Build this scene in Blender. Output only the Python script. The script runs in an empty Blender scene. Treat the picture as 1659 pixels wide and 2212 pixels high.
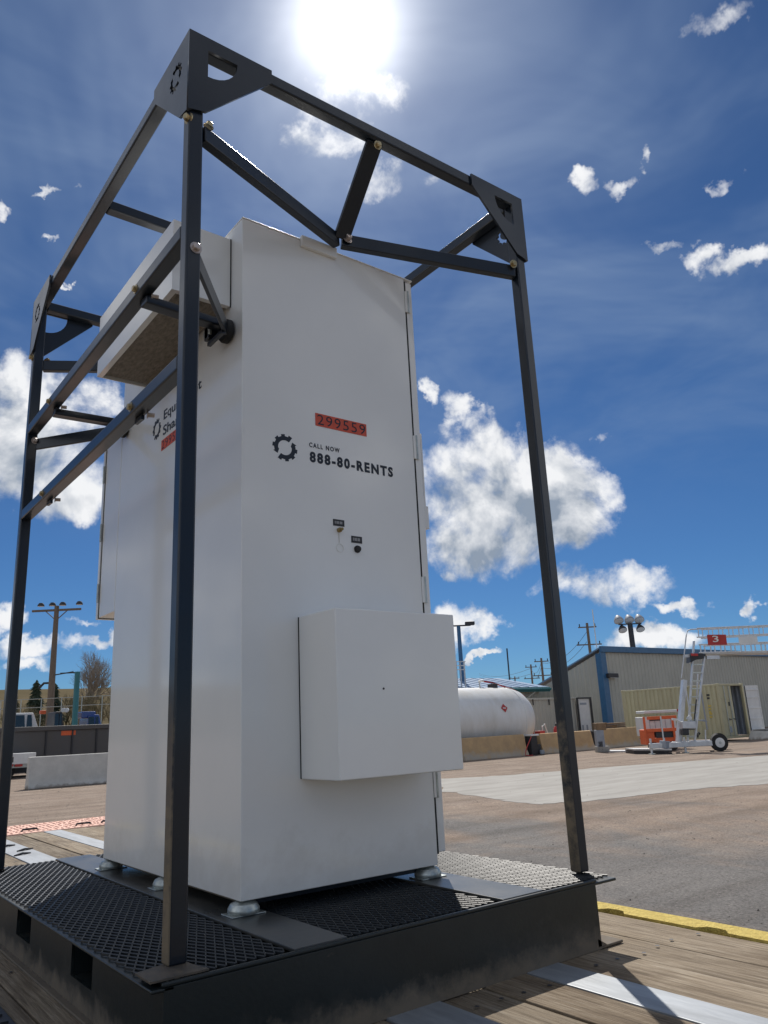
import bpy, bmesh, math, random
from mathutils import Vector, Matrix
random.seed(7)
R_ = math.radians
scn = bpy.context.scene
COL = scn.collection

# ------------------------------------------------------------------ camera
YAW, PITCH, ROLL = -0.6539, 0.2676, -0.0473
CAM = Vector((-0.6654, -1.6611, 0.4728))
FPX, CX, CY = 1678.55, 829.5, 1106.0
_f = Vector((-math.sin(YAW)*math.cos(PITCH), math.cos(YAW)*math.cos(PITCH), math.sin(PITCH)))
_r0 = Vector((math.cos(YAW), math.sin(YAW), 0)); _u0 = _r0.cross(_f)
CR = math.cos(ROLL)*_r0 + math.sin(ROLL)*_u0
CU = -math.sin(ROLL)*_r0 + math.cos(ROLL)*_u0
HF = Vector((_f.x, _f.y, 0)).normalized()
cam = bpy.data.cameras.new('camera'); camo = bpy.data.objects.new('camera', cam); COL.objects.link(camo)
m3 = Matrix((CR, CU, -_f)).transposed()
camo.matrix_world = Matrix.Translation(CAM) @ m3.to_4x4()
cam.sensor_fit = 'VERTICAL'; cam.sensor_height = 36.0; cam.lens = FPX/2212*36
cam.clip_start = 0.02; cam.clip_end = 4000
scn.camera = camo

# ------------------------------------------------------------------ light, sky, exposure
SUN_AZ, SUN_EL = R_(36.0), R_(47.5)            # azimuth from +Y towards +X
SUN = Vector((math.sin(SUN_AZ)*math.cos(SUN_EL), math.cos(SUN_AZ)*math.cos(SUN_EL), math.sin(SUN_EL)))
sl = bpy.data.lights.new('sun', 'SUN'); sl.energy = 4.6; sl.angle = R_(0.53); sl.color = (1, 0.95, 0.88)
so = bpy.data.objects.new('sun', sl); COL.objects.link(so)
so.rotation_euler = SUN.to_track_quat('Z', 'Y').to_euler(); so.location = (6, 8, 12)
scn.view_settings.view_transform = 'Standard'; scn.view_settings.look = 'None'
scn.view_settings.gamma = 1; scn.view_settings.use_curve_mapping = False
scn.view_settings.exposure = 0.0

# pixel helpers: a pixel of the photograph (1659 x 2212 grid) gives a direction only
def ray(q): return _f + CR*((q[0]-CX)/FPX) - CU*((q[1]-CY)/FPX)
def onp(q, ax, v):
    d = ray(q); return CAM + d*((v-CAM[ax])/d[ax])
def W(q, dep):
    d = ray(q); return CAM + d*(dep/d.dot(HF))
def zw(x0, y0, s): return lambda x, y: ((x0+x/s)/1.22062, (y0+y/s)/1.22062)
H8 = zw(1100,1550,1.7935); b2 = zw(1200,1600,4.74); b3 = zw(1480,1600,3.044); b4 = zw(0,1550,4.022); e2 = zw(1560,1620,3.568)

# world
wd = bpy.data.worlds.new('World'); scn.world = wd; wd.use_nodes = True
def build_world():
    nt = wd.node_tree; nt.nodes.clear(); N = nt.nodes; L = nt.links
    def node(t, **k):
        n = N.new(t)
        for a, b in k.items(): setattr(n, a, b)
        return n
    def put(sock, v):
        if isinstance(v, bpy.types.NodeSocket): L.new(v, sock)
        else: sock.default_value = v
    def M(op, a, b=None, c=None, clamp=False):
        n = node('ShaderNodeMath', operation=op, use_clamp=clamp)
        put(n.inputs[0], a)
        if b is not None: put(n.inputs[1], b)
        if c is not None: put(n.inputs[2], c)
        return n.outputs[0]
    def SM(x, a, b):
        n = node('ShaderNodeMapRange', interpolation_type='SMOOTHSTEP'); put(n.inputs[0], x)
        n.inputs[1].default_value = a; n.inputs[2].default_value = b; return n.outputs[0]
    def MIX(fac, a, b):
        n = node('ShaderNodeMix', data_type='RGBA'); put(n.inputs[0], fac); put(n.inputs[6], a); put(n.inputs[7], b); return n.outputs[2]
    out = node('ShaderNodeOutputWorld')
    sky = node('ShaderNodeTexSky', sky_type='NISHITA', sun_disc=False, sun_elevation=SUN_EL, sun_rotation=SUN_AZ,
               altitude=1800, air_density=1.0, dust_density=0.35, ozone_density=2.2)
    tc = node('ShaderNodeTexCoord'); d = tc.outputs['Generated']
    nrm = node('ShaderNodeVectorMath', operation='NORMALIZE'); L.new(d, nrm.inputs[0]); d = nrm.outputs[0]
    sp = node('ShaderNodeSeparateXYZ'); L.new(d, sp.inputs[0]); dx, dy, dz = sp.outputs
    az = M('ARCTAN2', dx, dy); el = M('ARCSINE', dz)
    azd = M('MULTIPLY', az, 57.29578); eld = M('MULTIPLY', el, 57.29578)
    # cloud-sheet coordinate (a flat layer overhead)
    zc = M('ADD', M('MAXIMUM', dz, 0.0), 0.10)
    cb = node('ShaderNodeCombineXYZ'); put(cb.inputs[0], M('DIVIDE', dx, zc)); put(cb.inputs[1], M('DIVIDE', dy, zc))
    lay = cb.outputs[0]
    def noise(vec, scale, detail=6, rough=0.55, dist=0.0, off=(0,0,0)):
        mp = node('ShaderNodeMapping'); L.new(vec, mp.inputs[0]); mp.inputs[1].default_value = off
        n = node('ShaderNodeTexNoise'); L.new(mp.outputs[0], n.inputs['Vector'])
        n.inputs['Scale'].default_value = scale; n.inputs['Detail'].default_value = detail
        n.inputs['Roughness'].default_value = rough; n.inputs['Distortion'].default_value = dist
        return n.outputs[0]
    def node_dot(v):
        q = node('ShaderNodeVectorMath', operation='DOT_PRODUCT'); L.new(d, q.inputs[0]); q.inputs[1].default_value = v; return q.outputs['Value']
    n1 = noise(d, 9.0, 7, 0.58, 0.25)
    n1b = noise(d, 9.0, 5, 0.55, 0.25, (SUN.x*0.012, SUN.y*0.012, 0.028))
    n2 = noise(d, 34.0, 6, 0.6)
    # --- cumulus heaps: (photo x, photo y, half width, half height) turned into directions
    heaps = [(1060,1090,240,120,1.15),(1050,1195,170,75,1.1),(1300,1262,150,55,1.2),(1010,1350,85,45,1.1),(1400,1385,120,40,1.15),(1190,1040,130,60,0.95),(1000,990,130,80,1.0),(960,1180,110,70,1.0),(1170,1130,180,75,1.1),(1270,1060,110,50,0.9),(1120,1000,120,45,0.8),
             (1300,1265,135,45,1.0),(1250,1290,110,30,0.8),(925,848,34,28,0.8),(985,880,50,50,0.7),(960,930,60,40,0.8),
             (1480,1302,80,20,0.8),(1390,1385,110,34,1.0),(1340,1395,70,30,0.9),(1030,1355,62,36,1.0),(1050,1425,55,12,0.8),(1655,1305,35,22,0.9),
             (1610,570,100,30,0.8),(1500,560,45,40,0.55),(1270,390,40,38,0.7),(1330,400,70,22,0.45),(1400,340,26,40,0.6),(1575,390,55,24,0.6),(1440,530,50,20,0.45),
             (90,880,170,95,1.2),(60,980,200,110,1.2),(200,880,90,45,0.9),(150,1060,150,70,1.0),(30,1330,55,40,1.0),(90,1395,130,26,1.0),(40,1425,80,20,0.9),
             (185,1350,55,12,0.8),(215,1388,55,14,0.9),(225,1430,40,8,0.7),(170,1445,60,8,0.7),(180,665,32,11,0.7),(115,410,40,12,0.4),(165,408,18,12,0.5),(5,450,22,32,0.6),(122,493,24,7,0.6),(163,605,14,8,0.6),
             (1560,25,130,36,0.8),(790,210,150,80,0.75),(700,300,120,70,0.75),(820,390,140,50,0.5),(690,400,100,40,0.4),(1310,940,45,30,0.4),(960,1258,36,24,0.7)]
    # ragged outlines: bend the directions a little before looking the heaps up
    wn = node('ShaderNodeTexNoise'); L.new(d, wn.inputs['Vector']); wn.inputs['Scale'].default_value = 15.0; wn.inputs['Detail'].default_value = 5; wn.inputs['Roughness'].default_value = 0.62
    wsp = node('ShaderNodeSeparateColor'); L.new(wn.outputs['Color'], wsp.inputs[0])
    azw = M('ADD', azd, M('MULTIPLY', M('SUBTRACT', wsp.outputs[0], 0.5), 7.5)); elw = M('ADD', eld, M('MULTIPLY', M('SUBTRACT', wsp.outputs[1], 0.5), 5.0))
    def heap_field(azs, els, lst):
        acc = None
        for (x, y, hw, hh, amp) in lst:
            v = ray((x, y)).normalized(); a0 = math.degrees(math.atan2(v.x, v.y)); e0 = math.degrees(math.asin(v.z))
            v2 = ray((x+hw, y)).normalized(); v3 = ray((x, y-hh)).normalized()
            ra = max(0.4, v.angle(v2)*57.3/max(0.25, math.cos(math.radians(e0)))); re = max(0.3, v.angle(v3)*57.3)
            p = M('MULTIPLY_ADD', azs, 1/ra, -a0/ra); q = M('MULTIPLY_ADD', els, 1/re, -e0/re)
            w = M('SUBTRACT', amp, M('MULTIPLY_ADD', p, p, M('MULTIPLY', q, q)))
            acc = w if acc is None else M('SMOOTH_MAX', acc, w, 0.25)
        return M('MAXIMUM', acc, -1.6)
    acc = heap_field(azw, elw, heaps)
    cu = M('ADD', M('MULTIPLY', acc, 0.62), M('MULTIPLY', M('SUBTRACT', n1, 0.52), 2.6))
    cu = M('ADD', cu, M('MULTIPLY', M('SUBTRACT', n2, 0.5), 0.45))
    under = SM(heap_field(azw, M('ADD', elw, 2.4), [h_ for h_ in heaps if h_[3] >= 44 and h_[4] >= 0.8 and h_[1] > 600]), -0.1, 0.9)
    # unseen cumulus outside the view, denser than inside it, added to light the cabinet
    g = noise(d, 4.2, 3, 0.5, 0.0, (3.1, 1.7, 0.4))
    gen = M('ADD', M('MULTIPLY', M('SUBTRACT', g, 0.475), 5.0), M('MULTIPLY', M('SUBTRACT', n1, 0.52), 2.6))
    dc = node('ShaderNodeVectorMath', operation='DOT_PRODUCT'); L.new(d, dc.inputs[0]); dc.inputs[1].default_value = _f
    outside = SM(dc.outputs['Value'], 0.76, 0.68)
    facing = SM(M('MULTIPLY', node_dot(SUN), -1.0), -0.75, 0.35)          # cloud faces turned to the sun are brighter; also fills light on the cabinet
    rel = M('MULTIPLY', M('SUBTRACT', n1, n1b), 5.0)
    def cloud(cu, under):
        dens = M('MULTIPLY', SM(cu, 0.0, 0.62), SM(dz, 0.0, 0.03))
        thick = SM(cu, 0.30, 1.30)
        lit = M('ADD', M('SUBTRACT', M('SUBTRACT', 1.0, M('MULTIPLY', thick, 0.30)), M('MULTIPLY', under, 0.52)), rel, clamp=True)
        c0 = MIX(lit, (0.27, 0.33, 0.42, 1), (0.90, 0.91, 0.93, 1))
        sc = node('ShaderNodeVectorMath', operation='SCALE'); L.new(c0, sc.inputs[0]); put(sc.inputs['Scale'], M('MULTIPLY_ADD', facing, 0.55, 1.0))
        return dens, sc.outputs[0]
    # --- thin high veil
    v1 = noise(lay, 0.9, 5, 0.62, 0.9, (0.3, 0.9, 0)); v2 = noise(lay, 2.6, 4, 0.6, 0.7)
    veil = M('ADD', M('MULTIPLY', v1, 0.75), M('MULTIPLY', v2, 0.35))
    veil = M('MULTIPLY', SM(veil, 0.40, 0.76), SM(dz, 0.18, 0.55))
    dn = node('ShaderNodeVectorMath', operation='DOT_PRODUCT'); L.new(d, dn.inputs[0]); dn.inputs[1].default_value = SUN
    cs = M('MAXIMUM', dn.outputs['Value'], 0.0)
    glow = M('ADD', M('MULTIPLY', M('POWER', cs, 620.0), 1.3), M('ADD', M('MULTIPLY', M('POWER', cs, 70.0), 0.22), M('MULTIPLY', M('POWER', cs, 16.0), 0.05)))
    sk = node('ShaderNodeVectorMath', operation='MULTIPLY'); L.new(sky.outputs[0], sk.inputs[0]); sk.inputs[1].default_value = (0.025, 0.043, 0.062)
    vcol = node('ShaderNodeCombineColor')
    put(vcol.inputs[0], M('ADD', 0.25, M('MULTIPLY', glow, 0.9))); put(vcol.inputs[1], M('ADD', 0.35, M('MULTIPLY', glow, 0.9))); put(vcol.inputs[2], M('ADD', 0.52, M('MULTIPLY', glow, 0.9)))
    c1 = MIX(M('MULTIPLY', veil, 0.60), sk.outputs[0], vcol.outputs[0])
    gl = node('ShaderNodeCombineColor'); put(gl.inputs[0], glow); put(gl.inputs[1], M('MULTIPLY', glow, 0.98)); put(gl.inputs[2], M('MULTIPLY', glow, 0.95))
    shaders = []
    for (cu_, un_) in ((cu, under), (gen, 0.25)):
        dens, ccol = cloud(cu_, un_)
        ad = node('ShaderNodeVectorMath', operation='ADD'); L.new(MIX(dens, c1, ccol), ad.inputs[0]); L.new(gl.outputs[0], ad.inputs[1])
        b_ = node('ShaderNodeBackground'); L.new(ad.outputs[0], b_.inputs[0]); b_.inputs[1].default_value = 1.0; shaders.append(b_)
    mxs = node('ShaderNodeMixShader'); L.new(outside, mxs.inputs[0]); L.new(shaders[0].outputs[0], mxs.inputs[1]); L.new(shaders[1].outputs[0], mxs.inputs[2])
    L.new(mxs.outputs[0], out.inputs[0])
build_world()
wd.cycles.sampling_method = 'MANUAL'; wd.cycles.sample_map_resolution = 1024

# ------------------------------------------------------------------ materials
def mat(name, col, rough=0.5, metal=0.0, var=0.0, vscale=6.0, bump=0.0, bscale=60.0, coat=0.0, spec=0.5, col2=None, stretch=None, detail=6):
    m = bpy.data.materials.new(name); m.use_nodes = True; nt = m.node_tree; b = nt.nodes['Principled BSDF']
    b.inputs['Base Color'].default_value = (*col, 1); b.inputs['Roughness'].default_value = rough; b.inputs['Metallic'].default_value = metal
    b.inputs['Coat Weight'].default_value = coat; b.inputs['Coat Roughness'].default_value = 0.06; b.inputs['Specular IOR Level'].default_value = spec
    m.diffuse_color = (*col, 1)
    if var or bump:
        tc = nt.nodes.new('ShaderNodeTexCoord'); mp = nt.nodes.new('ShaderNodeMapping'); nt.links.new(tc.outputs['Object'], mp.inputs[0])
        if stretch: mp.inputs[3].default_value = stretch
    if var:
        n = nt.nodes.new('ShaderNodeTexNoise'); n.inputs['Scale'].default_value = vscale; n.inputs['Detail'].default_value = detail; n.inputs['Roughness'].default_value = 0.65
        nt.links.new(mp.outputs[0], n.inputs['Vector'])
        r = nt.nodes.new('ShaderNodeMapRange'); r.inputs[1].default_value = 0.35; r.inputs[2].default_value = 0.68; nt.links.new(n.outputs[0], r.inputs[0])
        mx = nt.nodes.new('ShaderNodeMix'); mx.data_type = 'RGBA'; nt.links.new(r.outputs[0], mx.inputs[0])
        c2 = col2 if col2 else tuple(c*(1-var) for c in col)
        mx.inputs[6].default_value = (*col, 1); mx.inputs[7].default_value = (*c2, 1); nt.links.new(mx.outputs[2], b.inputs['Base Color'])
        rr = nt.nodes.new('ShaderNodeMapRange'); rr.inputs[3].default_value = rough*0.85; rr.inputs[4].default_value = min(1, rough*1.25); nt.links.new(n.outputs[0], rr.inputs[0]); nt.links.new(rr.outputs[0], b.inputs['Roughness'])
    if bump:
        n2 = nt.nodes.new('ShaderNodeTexNoise'); n2.inputs['Scale'].default_value = bscale; n2.inputs['Detail'].default_value = 5; nt.links.new(mp.outputs[0], n2.inputs['Vector'])
        bp = nt.nodes.new('ShaderNodeBump'); bp.inputs['Strength'].default_value = bump; bp.inputs['Distance'].default_value = 0.02
        nt.links.new(n2.outputs[0], bp.inputs['Height']); nt.links.new(bp.outputs[0], b.inputs['Normal'])
    return m
def layer(m, col, kind, lo, hi, nscale=9.0, amount=1.0, rough=0.85, stretch=(1,1,1), thr=(0.45,0.62), axis=2, face=None):
    """dirt: noise patches that fade in along world axis between lo and hi"""
    nt = m.node_tree; b = nt.nodes['Principled BSDF']
    geo = nt.nodes.new('ShaderNodeNewGeometry'); s = nt.nodes.new('ShaderNodeSeparateXYZ'); nt.links.new(geo.outputs['Position'], s.inputs[0])
    r = nt.nodes.new('ShaderNodeMapRange'); r.interpolation_type = 'SMOOTHSTEP'; r.inputs[1].default_value = lo; r.inputs[2].default_value = hi; nt.links.new(s.outputs[axis], r.inputs[0])
    mp = nt.nodes.new('ShaderNodeMapping'); mp.inputs[3].default_value = stretch; nt.links.new(geo.outputs['Position'], mp.inputs[0])
    n = nt.nodes.new('ShaderNodeTexNoise'); n.inputs['Scale'].default_value = nscale; n.inputs['Detail'].default_value = 8; n.inputs['Roughness'].default_value = 0.7; nt.links.new(mp.outputs[0], n.inputs['Vector'])
    ad = nt.nodes.new('ShaderNodeMath'); ad.operation = 'MULTIPLY_ADD'; nt.links.new(r.outputs[0], ad.inputs[0]); ad.inputs[1].default_value = 0.5; nt.links.new(n.outputs[0], ad.inputs[2])
    r2 = nt.nodes.new('ShaderNodeMapRange'); r2.inputs[1].default_value = thr[0]+0.3; r2.inputs[2].default_value = thr[1]+0.35; r2.inputs[4].default_value = amount; nt.links.new(ad.outputs[0], r2.inputs[0])
    fac = r2.outputs[0]
    if face is not None:
        dt = nt.nodes.new('ShaderNodeVectorMath'); dt.operation = 'DOT_PRODUCT'; nt.links.new(geo.outputs['True Normal'], dt.inputs[0]); dt.inputs[1].default_value = face
        cl = nt.nodes.new('ShaderNodeMapRange'); cl.inputs[1].default_value = 0.3; cl.inputs[2].default_value = 0.8; nt.links.new(dt.outputs['Value'], cl.inputs[0])
        ml = nt.nodes.new('ShaderNodeMath'); ml.operation = 'MULTIPLY'; nt.links.new(fac, ml.inputs[0]); nt.links.new(cl.outputs[0], ml.inputs[1]); fac = ml.outputs[0]
    for sock, v in (('Base Color', (*col, 1)), ('Roughness', rough)):
        mx = nt.nodes.new('ShaderNodeMix'); mx.data_type = 'RGBA' if sock == 'Base Color' else 'FLOAT'
        i, o = ((6, 2) if sock == 'Base Color' else (2, 0))
        old = b.inputs[sock].links[0].from_socket if b.inputs[sock].links else None
        if old: nt.links.new(old, mx.inputs[i])
        else: mx.inputs[i].default_value = b.inputs[sock].default_value
        mx.inputs[i+1].default_value = v; nt.links.new(fac, mx.inputs[0]); nt.links.new(mx.outputs[o], b.inputs[sock])
    return m
M = {}
M['cab'] = mat('white cabinet paint', (0.81,0.805,0.775), 0.38, var=0.05, vscale=2.2, bump=0.012, bscale=4.0, coat=0.70)
M['cab'].node_tree.nodes['Principled BSDF'].inputs['Coat Roughness'].default_value = 0.09
layer(M['cab'], (0.45,0.40,0.33), 'dust', 0.35, 0.0, 7.0, 0.22, 0.7)
M['blk'] = mat('charcoal frame paint', (0.007,0.012,0.020), 0.30, var=0.25, vscale=14, bump=0.02, bscale=160, coat=0.25, spec=0.4)
M['blk'].node_tree.nodes['Principled BSDF'].inputs['Coat Roughness'].default_value = 0.12
layer(M['blk'], (0.20,0.155,0.10), 'rust dust', 0.95, 0.05, 16, 0.85, 0.9, face=(-1,0,0), thr=(0.47,0.66))
M['skid'] = mat('black skid paint', (0.010,0.016,0.017), 0.40, var=0.3, vscale=9, bump=0.03, bscale=90)
layer(M['skid'], (0.17,0.135,0.095), 'mud', -0.09, -0.19, 14, 0.85, 0.95, thr=(0.36,0.62))
layer(M['skid'], (0.16,0.13,0.10), 'dust', 0.02, -0.2, 5, 0.35, 0.9, thr=(0.52,0.8))
M['mesh'] = mat('black expanded metal', (0.026,0.030,0.034), 0.42, spec=0.4, var=0.3, vscale=20)
M['deckplate'] = mat('dusty black deck plate', (0.03,0.034,0.036), 0.28, var=0.4, vscale=7, col2=(0.075,0.07,0.062), bump=0.02, bscale=40)
M['footp'] = mat('dusty foot plate', (0.05,0.045,0.038), 0.6, var=0.6, vscale=22, col2=(0.13,0.10,0.07))
M['zinc'] = mat('yellow zinc bolt', (0.52,0.42,0.24), 0.35, 0.85, var=0.3, vscale=60)
M['steel'] = mat('bare steel bolt', (0.55,0.47,0.42), 0.4, 0.7, var=0.3, vscale=60)
M['galv'] = mat('galvanised cap', (0.50,0.53,0.50), 0.36, 0.75, var=0.35, vscale=30)
M['rubber'] = mat('black rubber', (0.015,0.015,0.015), 0.7)
M['fibre'] = mat('grey filter fibre', (0.32,0.28,0.23), 0.95, var=0.45, vscale=90, bump=0.6, bscale=140, stretch=(1,0.35,1))
M['navy'] = mat('navy print', (0.006,0.011,0.022), 0.5)
M['orange'] = mat('orange sticker', (0.62,0.085,0.04), 0.5, var=0.15, vscale=30)
M['tag'] = mat('black tag', (0.02,0.02,0.022), 0.5)
M['tagmark'] = mat('tag marks', (0.28,0.28,0.28), 0.6)
M['brass'] = mat('brass fitting', (0.35,0.25,0.10), 0.4, 0.8, var=0.4, vscale=80)
M['gap'] = mat('door gap rubber', (0.012,0.012,0.012), 0.8)
def wood(name, c1, c2, c3):
    m = bpy.data.materials.new(name); m.use_nodes = True; nt = m.node_tree; b = nt.nodes['Principled BSDF']; b.inputs['Roughness'].default_value = 0.85; b.inputs['Specular IOR Level'].default_value = 0.25
    tc = nt.nodes.new('ShaderNodeTexCoord'); oi = nt.nodes.new('ShaderNodeObjectInfo')
    ad = nt.nodes.new('ShaderNodeVectorMath'); ad.operation = 'ADD'; cbx = nt.nodes.new('ShaderNodeCombineXYZ')
    ml = nt.nodes.new('ShaderNodeMath'); ml.operation = 'MULTIPLY'; nt.links.new(oi.outputs['Random'], ml.inputs[0]); ml.inputs[1].default_value = 37
    nt.links.new(ml.outputs[0], cbx.inputs[1]); nt.links.new(ml.outputs[0], cbx.inputs[2]); nt.links.new(tc.outputs['Object'], ad.inputs[0]); nt.links.new(cbx.outputs[0], ad.inputs[1])
    def ns(scale, st, det=8, rg=0.65):
        mp = nt.nodes.new('ShaderNodeMapping'); mp.inputs[3].default_value = st; nt.links.new(ad.outputs[0], mp.inputs[0])
        n = nt.nodes.new('ShaderNodeTexNoise'); n.inputs['Scale'].default_value = scale; n.inputs['Detail'].default_value = det; n.inputs['Roughness'].default_value = rg; n.inputs['Distortion'].default_value = 0.4
        nt.links.new(mp.outputs[0], n.inputs['Vector']); return n.outputs[0]
    grain = ns(11, (7, 0.35, 3)); blot = ns(2.6, (1.6, 0.7, 1)); fine = ns(60, (6, 0.12, 1), 4)
    def ramp(src, stops):
        r = nt.nodes.new('ShaderNodeValToRGB'); nt.links.new(src, r.inputs[0]); e = r.color_ramp.elements
        while len(e) < len(stops): e.new(0.5)
        for k, (p, c) in enumerate(stops): e[k].position = p; e[k].color = (*c, 1)
        return r.outputs[0]
    g = ramp(grain, [(0.30, c2), (0.50, c1), (0.72, c3)])
    bl = ramp(blot, [(0.35, (0.42,0.36,0.30)), (0.55, (1,1,1)), (0.75, (1.0,0.96,0.9))])
    mx = nt.nodes.new('ShaderNodeMix'); mx.data_type = 'RGBA'; mx.blend_type = 'MULTIPLY'; mx.inputs[0].default_value = 0.75; nt.links.new(g, mx.inputs[6]); nt.links.new(bl, mx.inputs[7])
    fr = ramp(fine, [(0.40, (0.45,0.42,0.4)), (0.52, (1,1,1))])
    mx2 = nt.nodes.new('ShaderNodeMix'); mx2.data_type = 'RGBA'; mx2.blend_type = 'MULTIPLY'; mx2.inputs[0].default_value = 0.55; nt.links.new(mx.outputs[2], mx2.inputs[6]); nt.links.new(fr, mx2.inputs[7])
    hv = nt.nodes.new('ShaderNodeHueSaturation'); nt.links.new(mx2.outputs[2], hv.inputs['Color'])
    vr = nt.nodes.new('ShaderNodeMapRange'); vr.inputs[3].default_value = 0.78; vr.inputs[4].default_value = 1.15; nt.links.new(oi.outputs['Random'], vr.inputs[0]); nt.links.new(vr.outputs[0], hv.inputs['Value'])
    nt.links.new(hv.outputs[0], b.inputs['Base Color'])
    bp = nt.nodes.new('ShaderNodeBump'); bp.inputs['Strength'].default_value = 0.5; bp.inputs['Distance'].default_value = 0.006; nt.links.new(fine, bp.inputs['Height'])
    bp2 = nt.nodes.new('ShaderNodeBump'); bp2.inputs['Strength'].default_value = 0.4; bp2.inputs['Distance'].default_value = 0.01; nt.links.new(grain, bp2.inputs['Height']); nt.links.new(bp.outputs[0], bp2.inputs['Normal'])
    nt.links.new(bp2.outputs[0], b.inputs['Normal']); return m
M['wood'] = wood('weathered deck plank', (0.27,0.215,0.15), (0.13,0.10,0.07), (0.36,0.31,0.24))
M['strip'] = mat('worn steel deck strip', (0.32,0.34,0.36), 0.50, 0.35, var=0.35, vscale=5, stretch=(3,0.5,1), bump=0.05, bscale=30)
M['dkstrip'] = mat('dark steel strip', (0.05,0.05,0.055), 0.5, 0.4, var=0.4, vscale=8, bump=0.1)
M['yellow'] = mat('gritty yellow paint', (0.74,0.57,0.14), 0.8, var=0.5, vscale=38, col2=(0.52,0.38,0.09), bump=0.8, bscale=150)
M['salmon'] = mat('faded orange ramp', (0.78,0.50,0.40), 0.75, var=0.35, vscale=22, col2=(0.66,0.38,0.29), bump=0.3, bscale=60)
M['trailer'] = mat('black trailer steel', (0.03,0.03,0.032), 0.5, var=0.3, vscale=5)
M['conc'] = mat('tan concrete barrier', (0.55,0.37,0.19), 0.9, var=0.3, vscale=2.5, col2=(0.42,0.29,0.16), bump=0.25, bscale=25)
layer(M['conc'], (0.42,0.38,0.32), 'grey wear', -0.45, -1.15, 3, 0.8, 0.9)
M['wconc'] = mat('pale concrete barrier', (0.58,0.56,0.51), 0.9, var=0.18, vscale=2.2, bump=0.25, bscale=22)
layer(M['wconc'], (0.22,0.18,0.14), 'mud', -0.85, -1.15, 4, 0.8, 0.9)
M['tank'] = mat('white tank paint', (0.74,0.74,0.72), 0.38, var=0.10, vscale=1.5, stretch=(1,1,0.3), col2=(0.62,0.60,0.55))
M['red'] = mat('red paint', (0.45,0.035,0.03), 0.5, var=0.2, vscale=5)
M['cream'] = mat('cream container steel', (0.50,0.47,0.30), 0.55, var=0.25, vscale=1.6, stretch=(2,2,0.4), col2=(0.42,0.38,0.24))
M['greyblue'] = mat('grey blue steel', (0.30,0.33,0.37), 0.5, var=0.2, vscale=3)
M['clad'] = mat('beige metal cladding', (0.43,0.42,0.36), 0.45, var=0.10, vscale=0.7)
M['blue'] = mat('blue trim', (0.035,0.13,0.26), 0.4, var=0.15, vscale=4)
M['teal'] = mat('teal trim', (0.03,0.17,0.19), 0.4, var=0.15, vscale=4)
M['broof'] = mat('blue roof sheet', (0.16,0.27,0.42), 0.35, var=0.15, vscale=1.5)
M['white'] = mat('white paint', (0.70,0.70,0.68), 0.45, var=0.12, vscale=3)
M['alu'] = mat('aluminium', (0.62,0.63,0.64), 0.38, 0.6, var=0.2, vscale=5)
M['dark'] = mat('dark grey', (0.03,0.03,0.033), 0.5, var=0.2, vscale=6)
M['bin'] = mat('dark grey bin steel', (0.075,0.072,0.072), 0.5, var=0.35, vscale=1.2, stretch=(1,1,0.4), col2=(0.085,0.075,0.065))
M['glass'] = mat('dark glass', (0.015,0.018,0.022), 0.08, spec=0.8)
M['lens'] = mat('lamp glass', (0.65,0.66,0.64), 0.2, var=0.2, vscale=9)
M['pole'] = mat('weathered timber pole', (0.20,0.155,0.115), 0.9, var=0.35, vscale=5, stretch=(6,6,0.5), bump=0.3, bscale=20)
M['bark'] = mat('bare twigs', (0.30,0.26,0.21), 0.9, var=0.3, vscale=5)
M['needle'] = mat('spruce needles', (0.022,0.04,0.022), 0.8, var=0.5, vscale=3, col2=(0.045,0.06,0.03))
M['brush'] = mat('dry brush', (0.17,0.14,0.075), 0.9, var=0.4, vscale=1.0, col2=(0.10,0.09,0.045))
M['orangemach'] = mat('orange machine paint', (0.70,0.12,0.03), 0.45, var=0.15, vscale=4)
M['card'] = mat('brown pallet wood', (0.24,0.16,0.09), 0.9, var=0.4, vscale=4)
M['stone'] = mat('loose stone', (0.17,0.15,0.13), 0.9, var=0.4, vscale=3)
M['bluecar'] = mat('blue car paint', (0.02,0.05,0.22), 0.25, coat=0.5)
M['tyre'] = mat('tyre', (0.02,0.02,0.02), 0.85)

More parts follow.
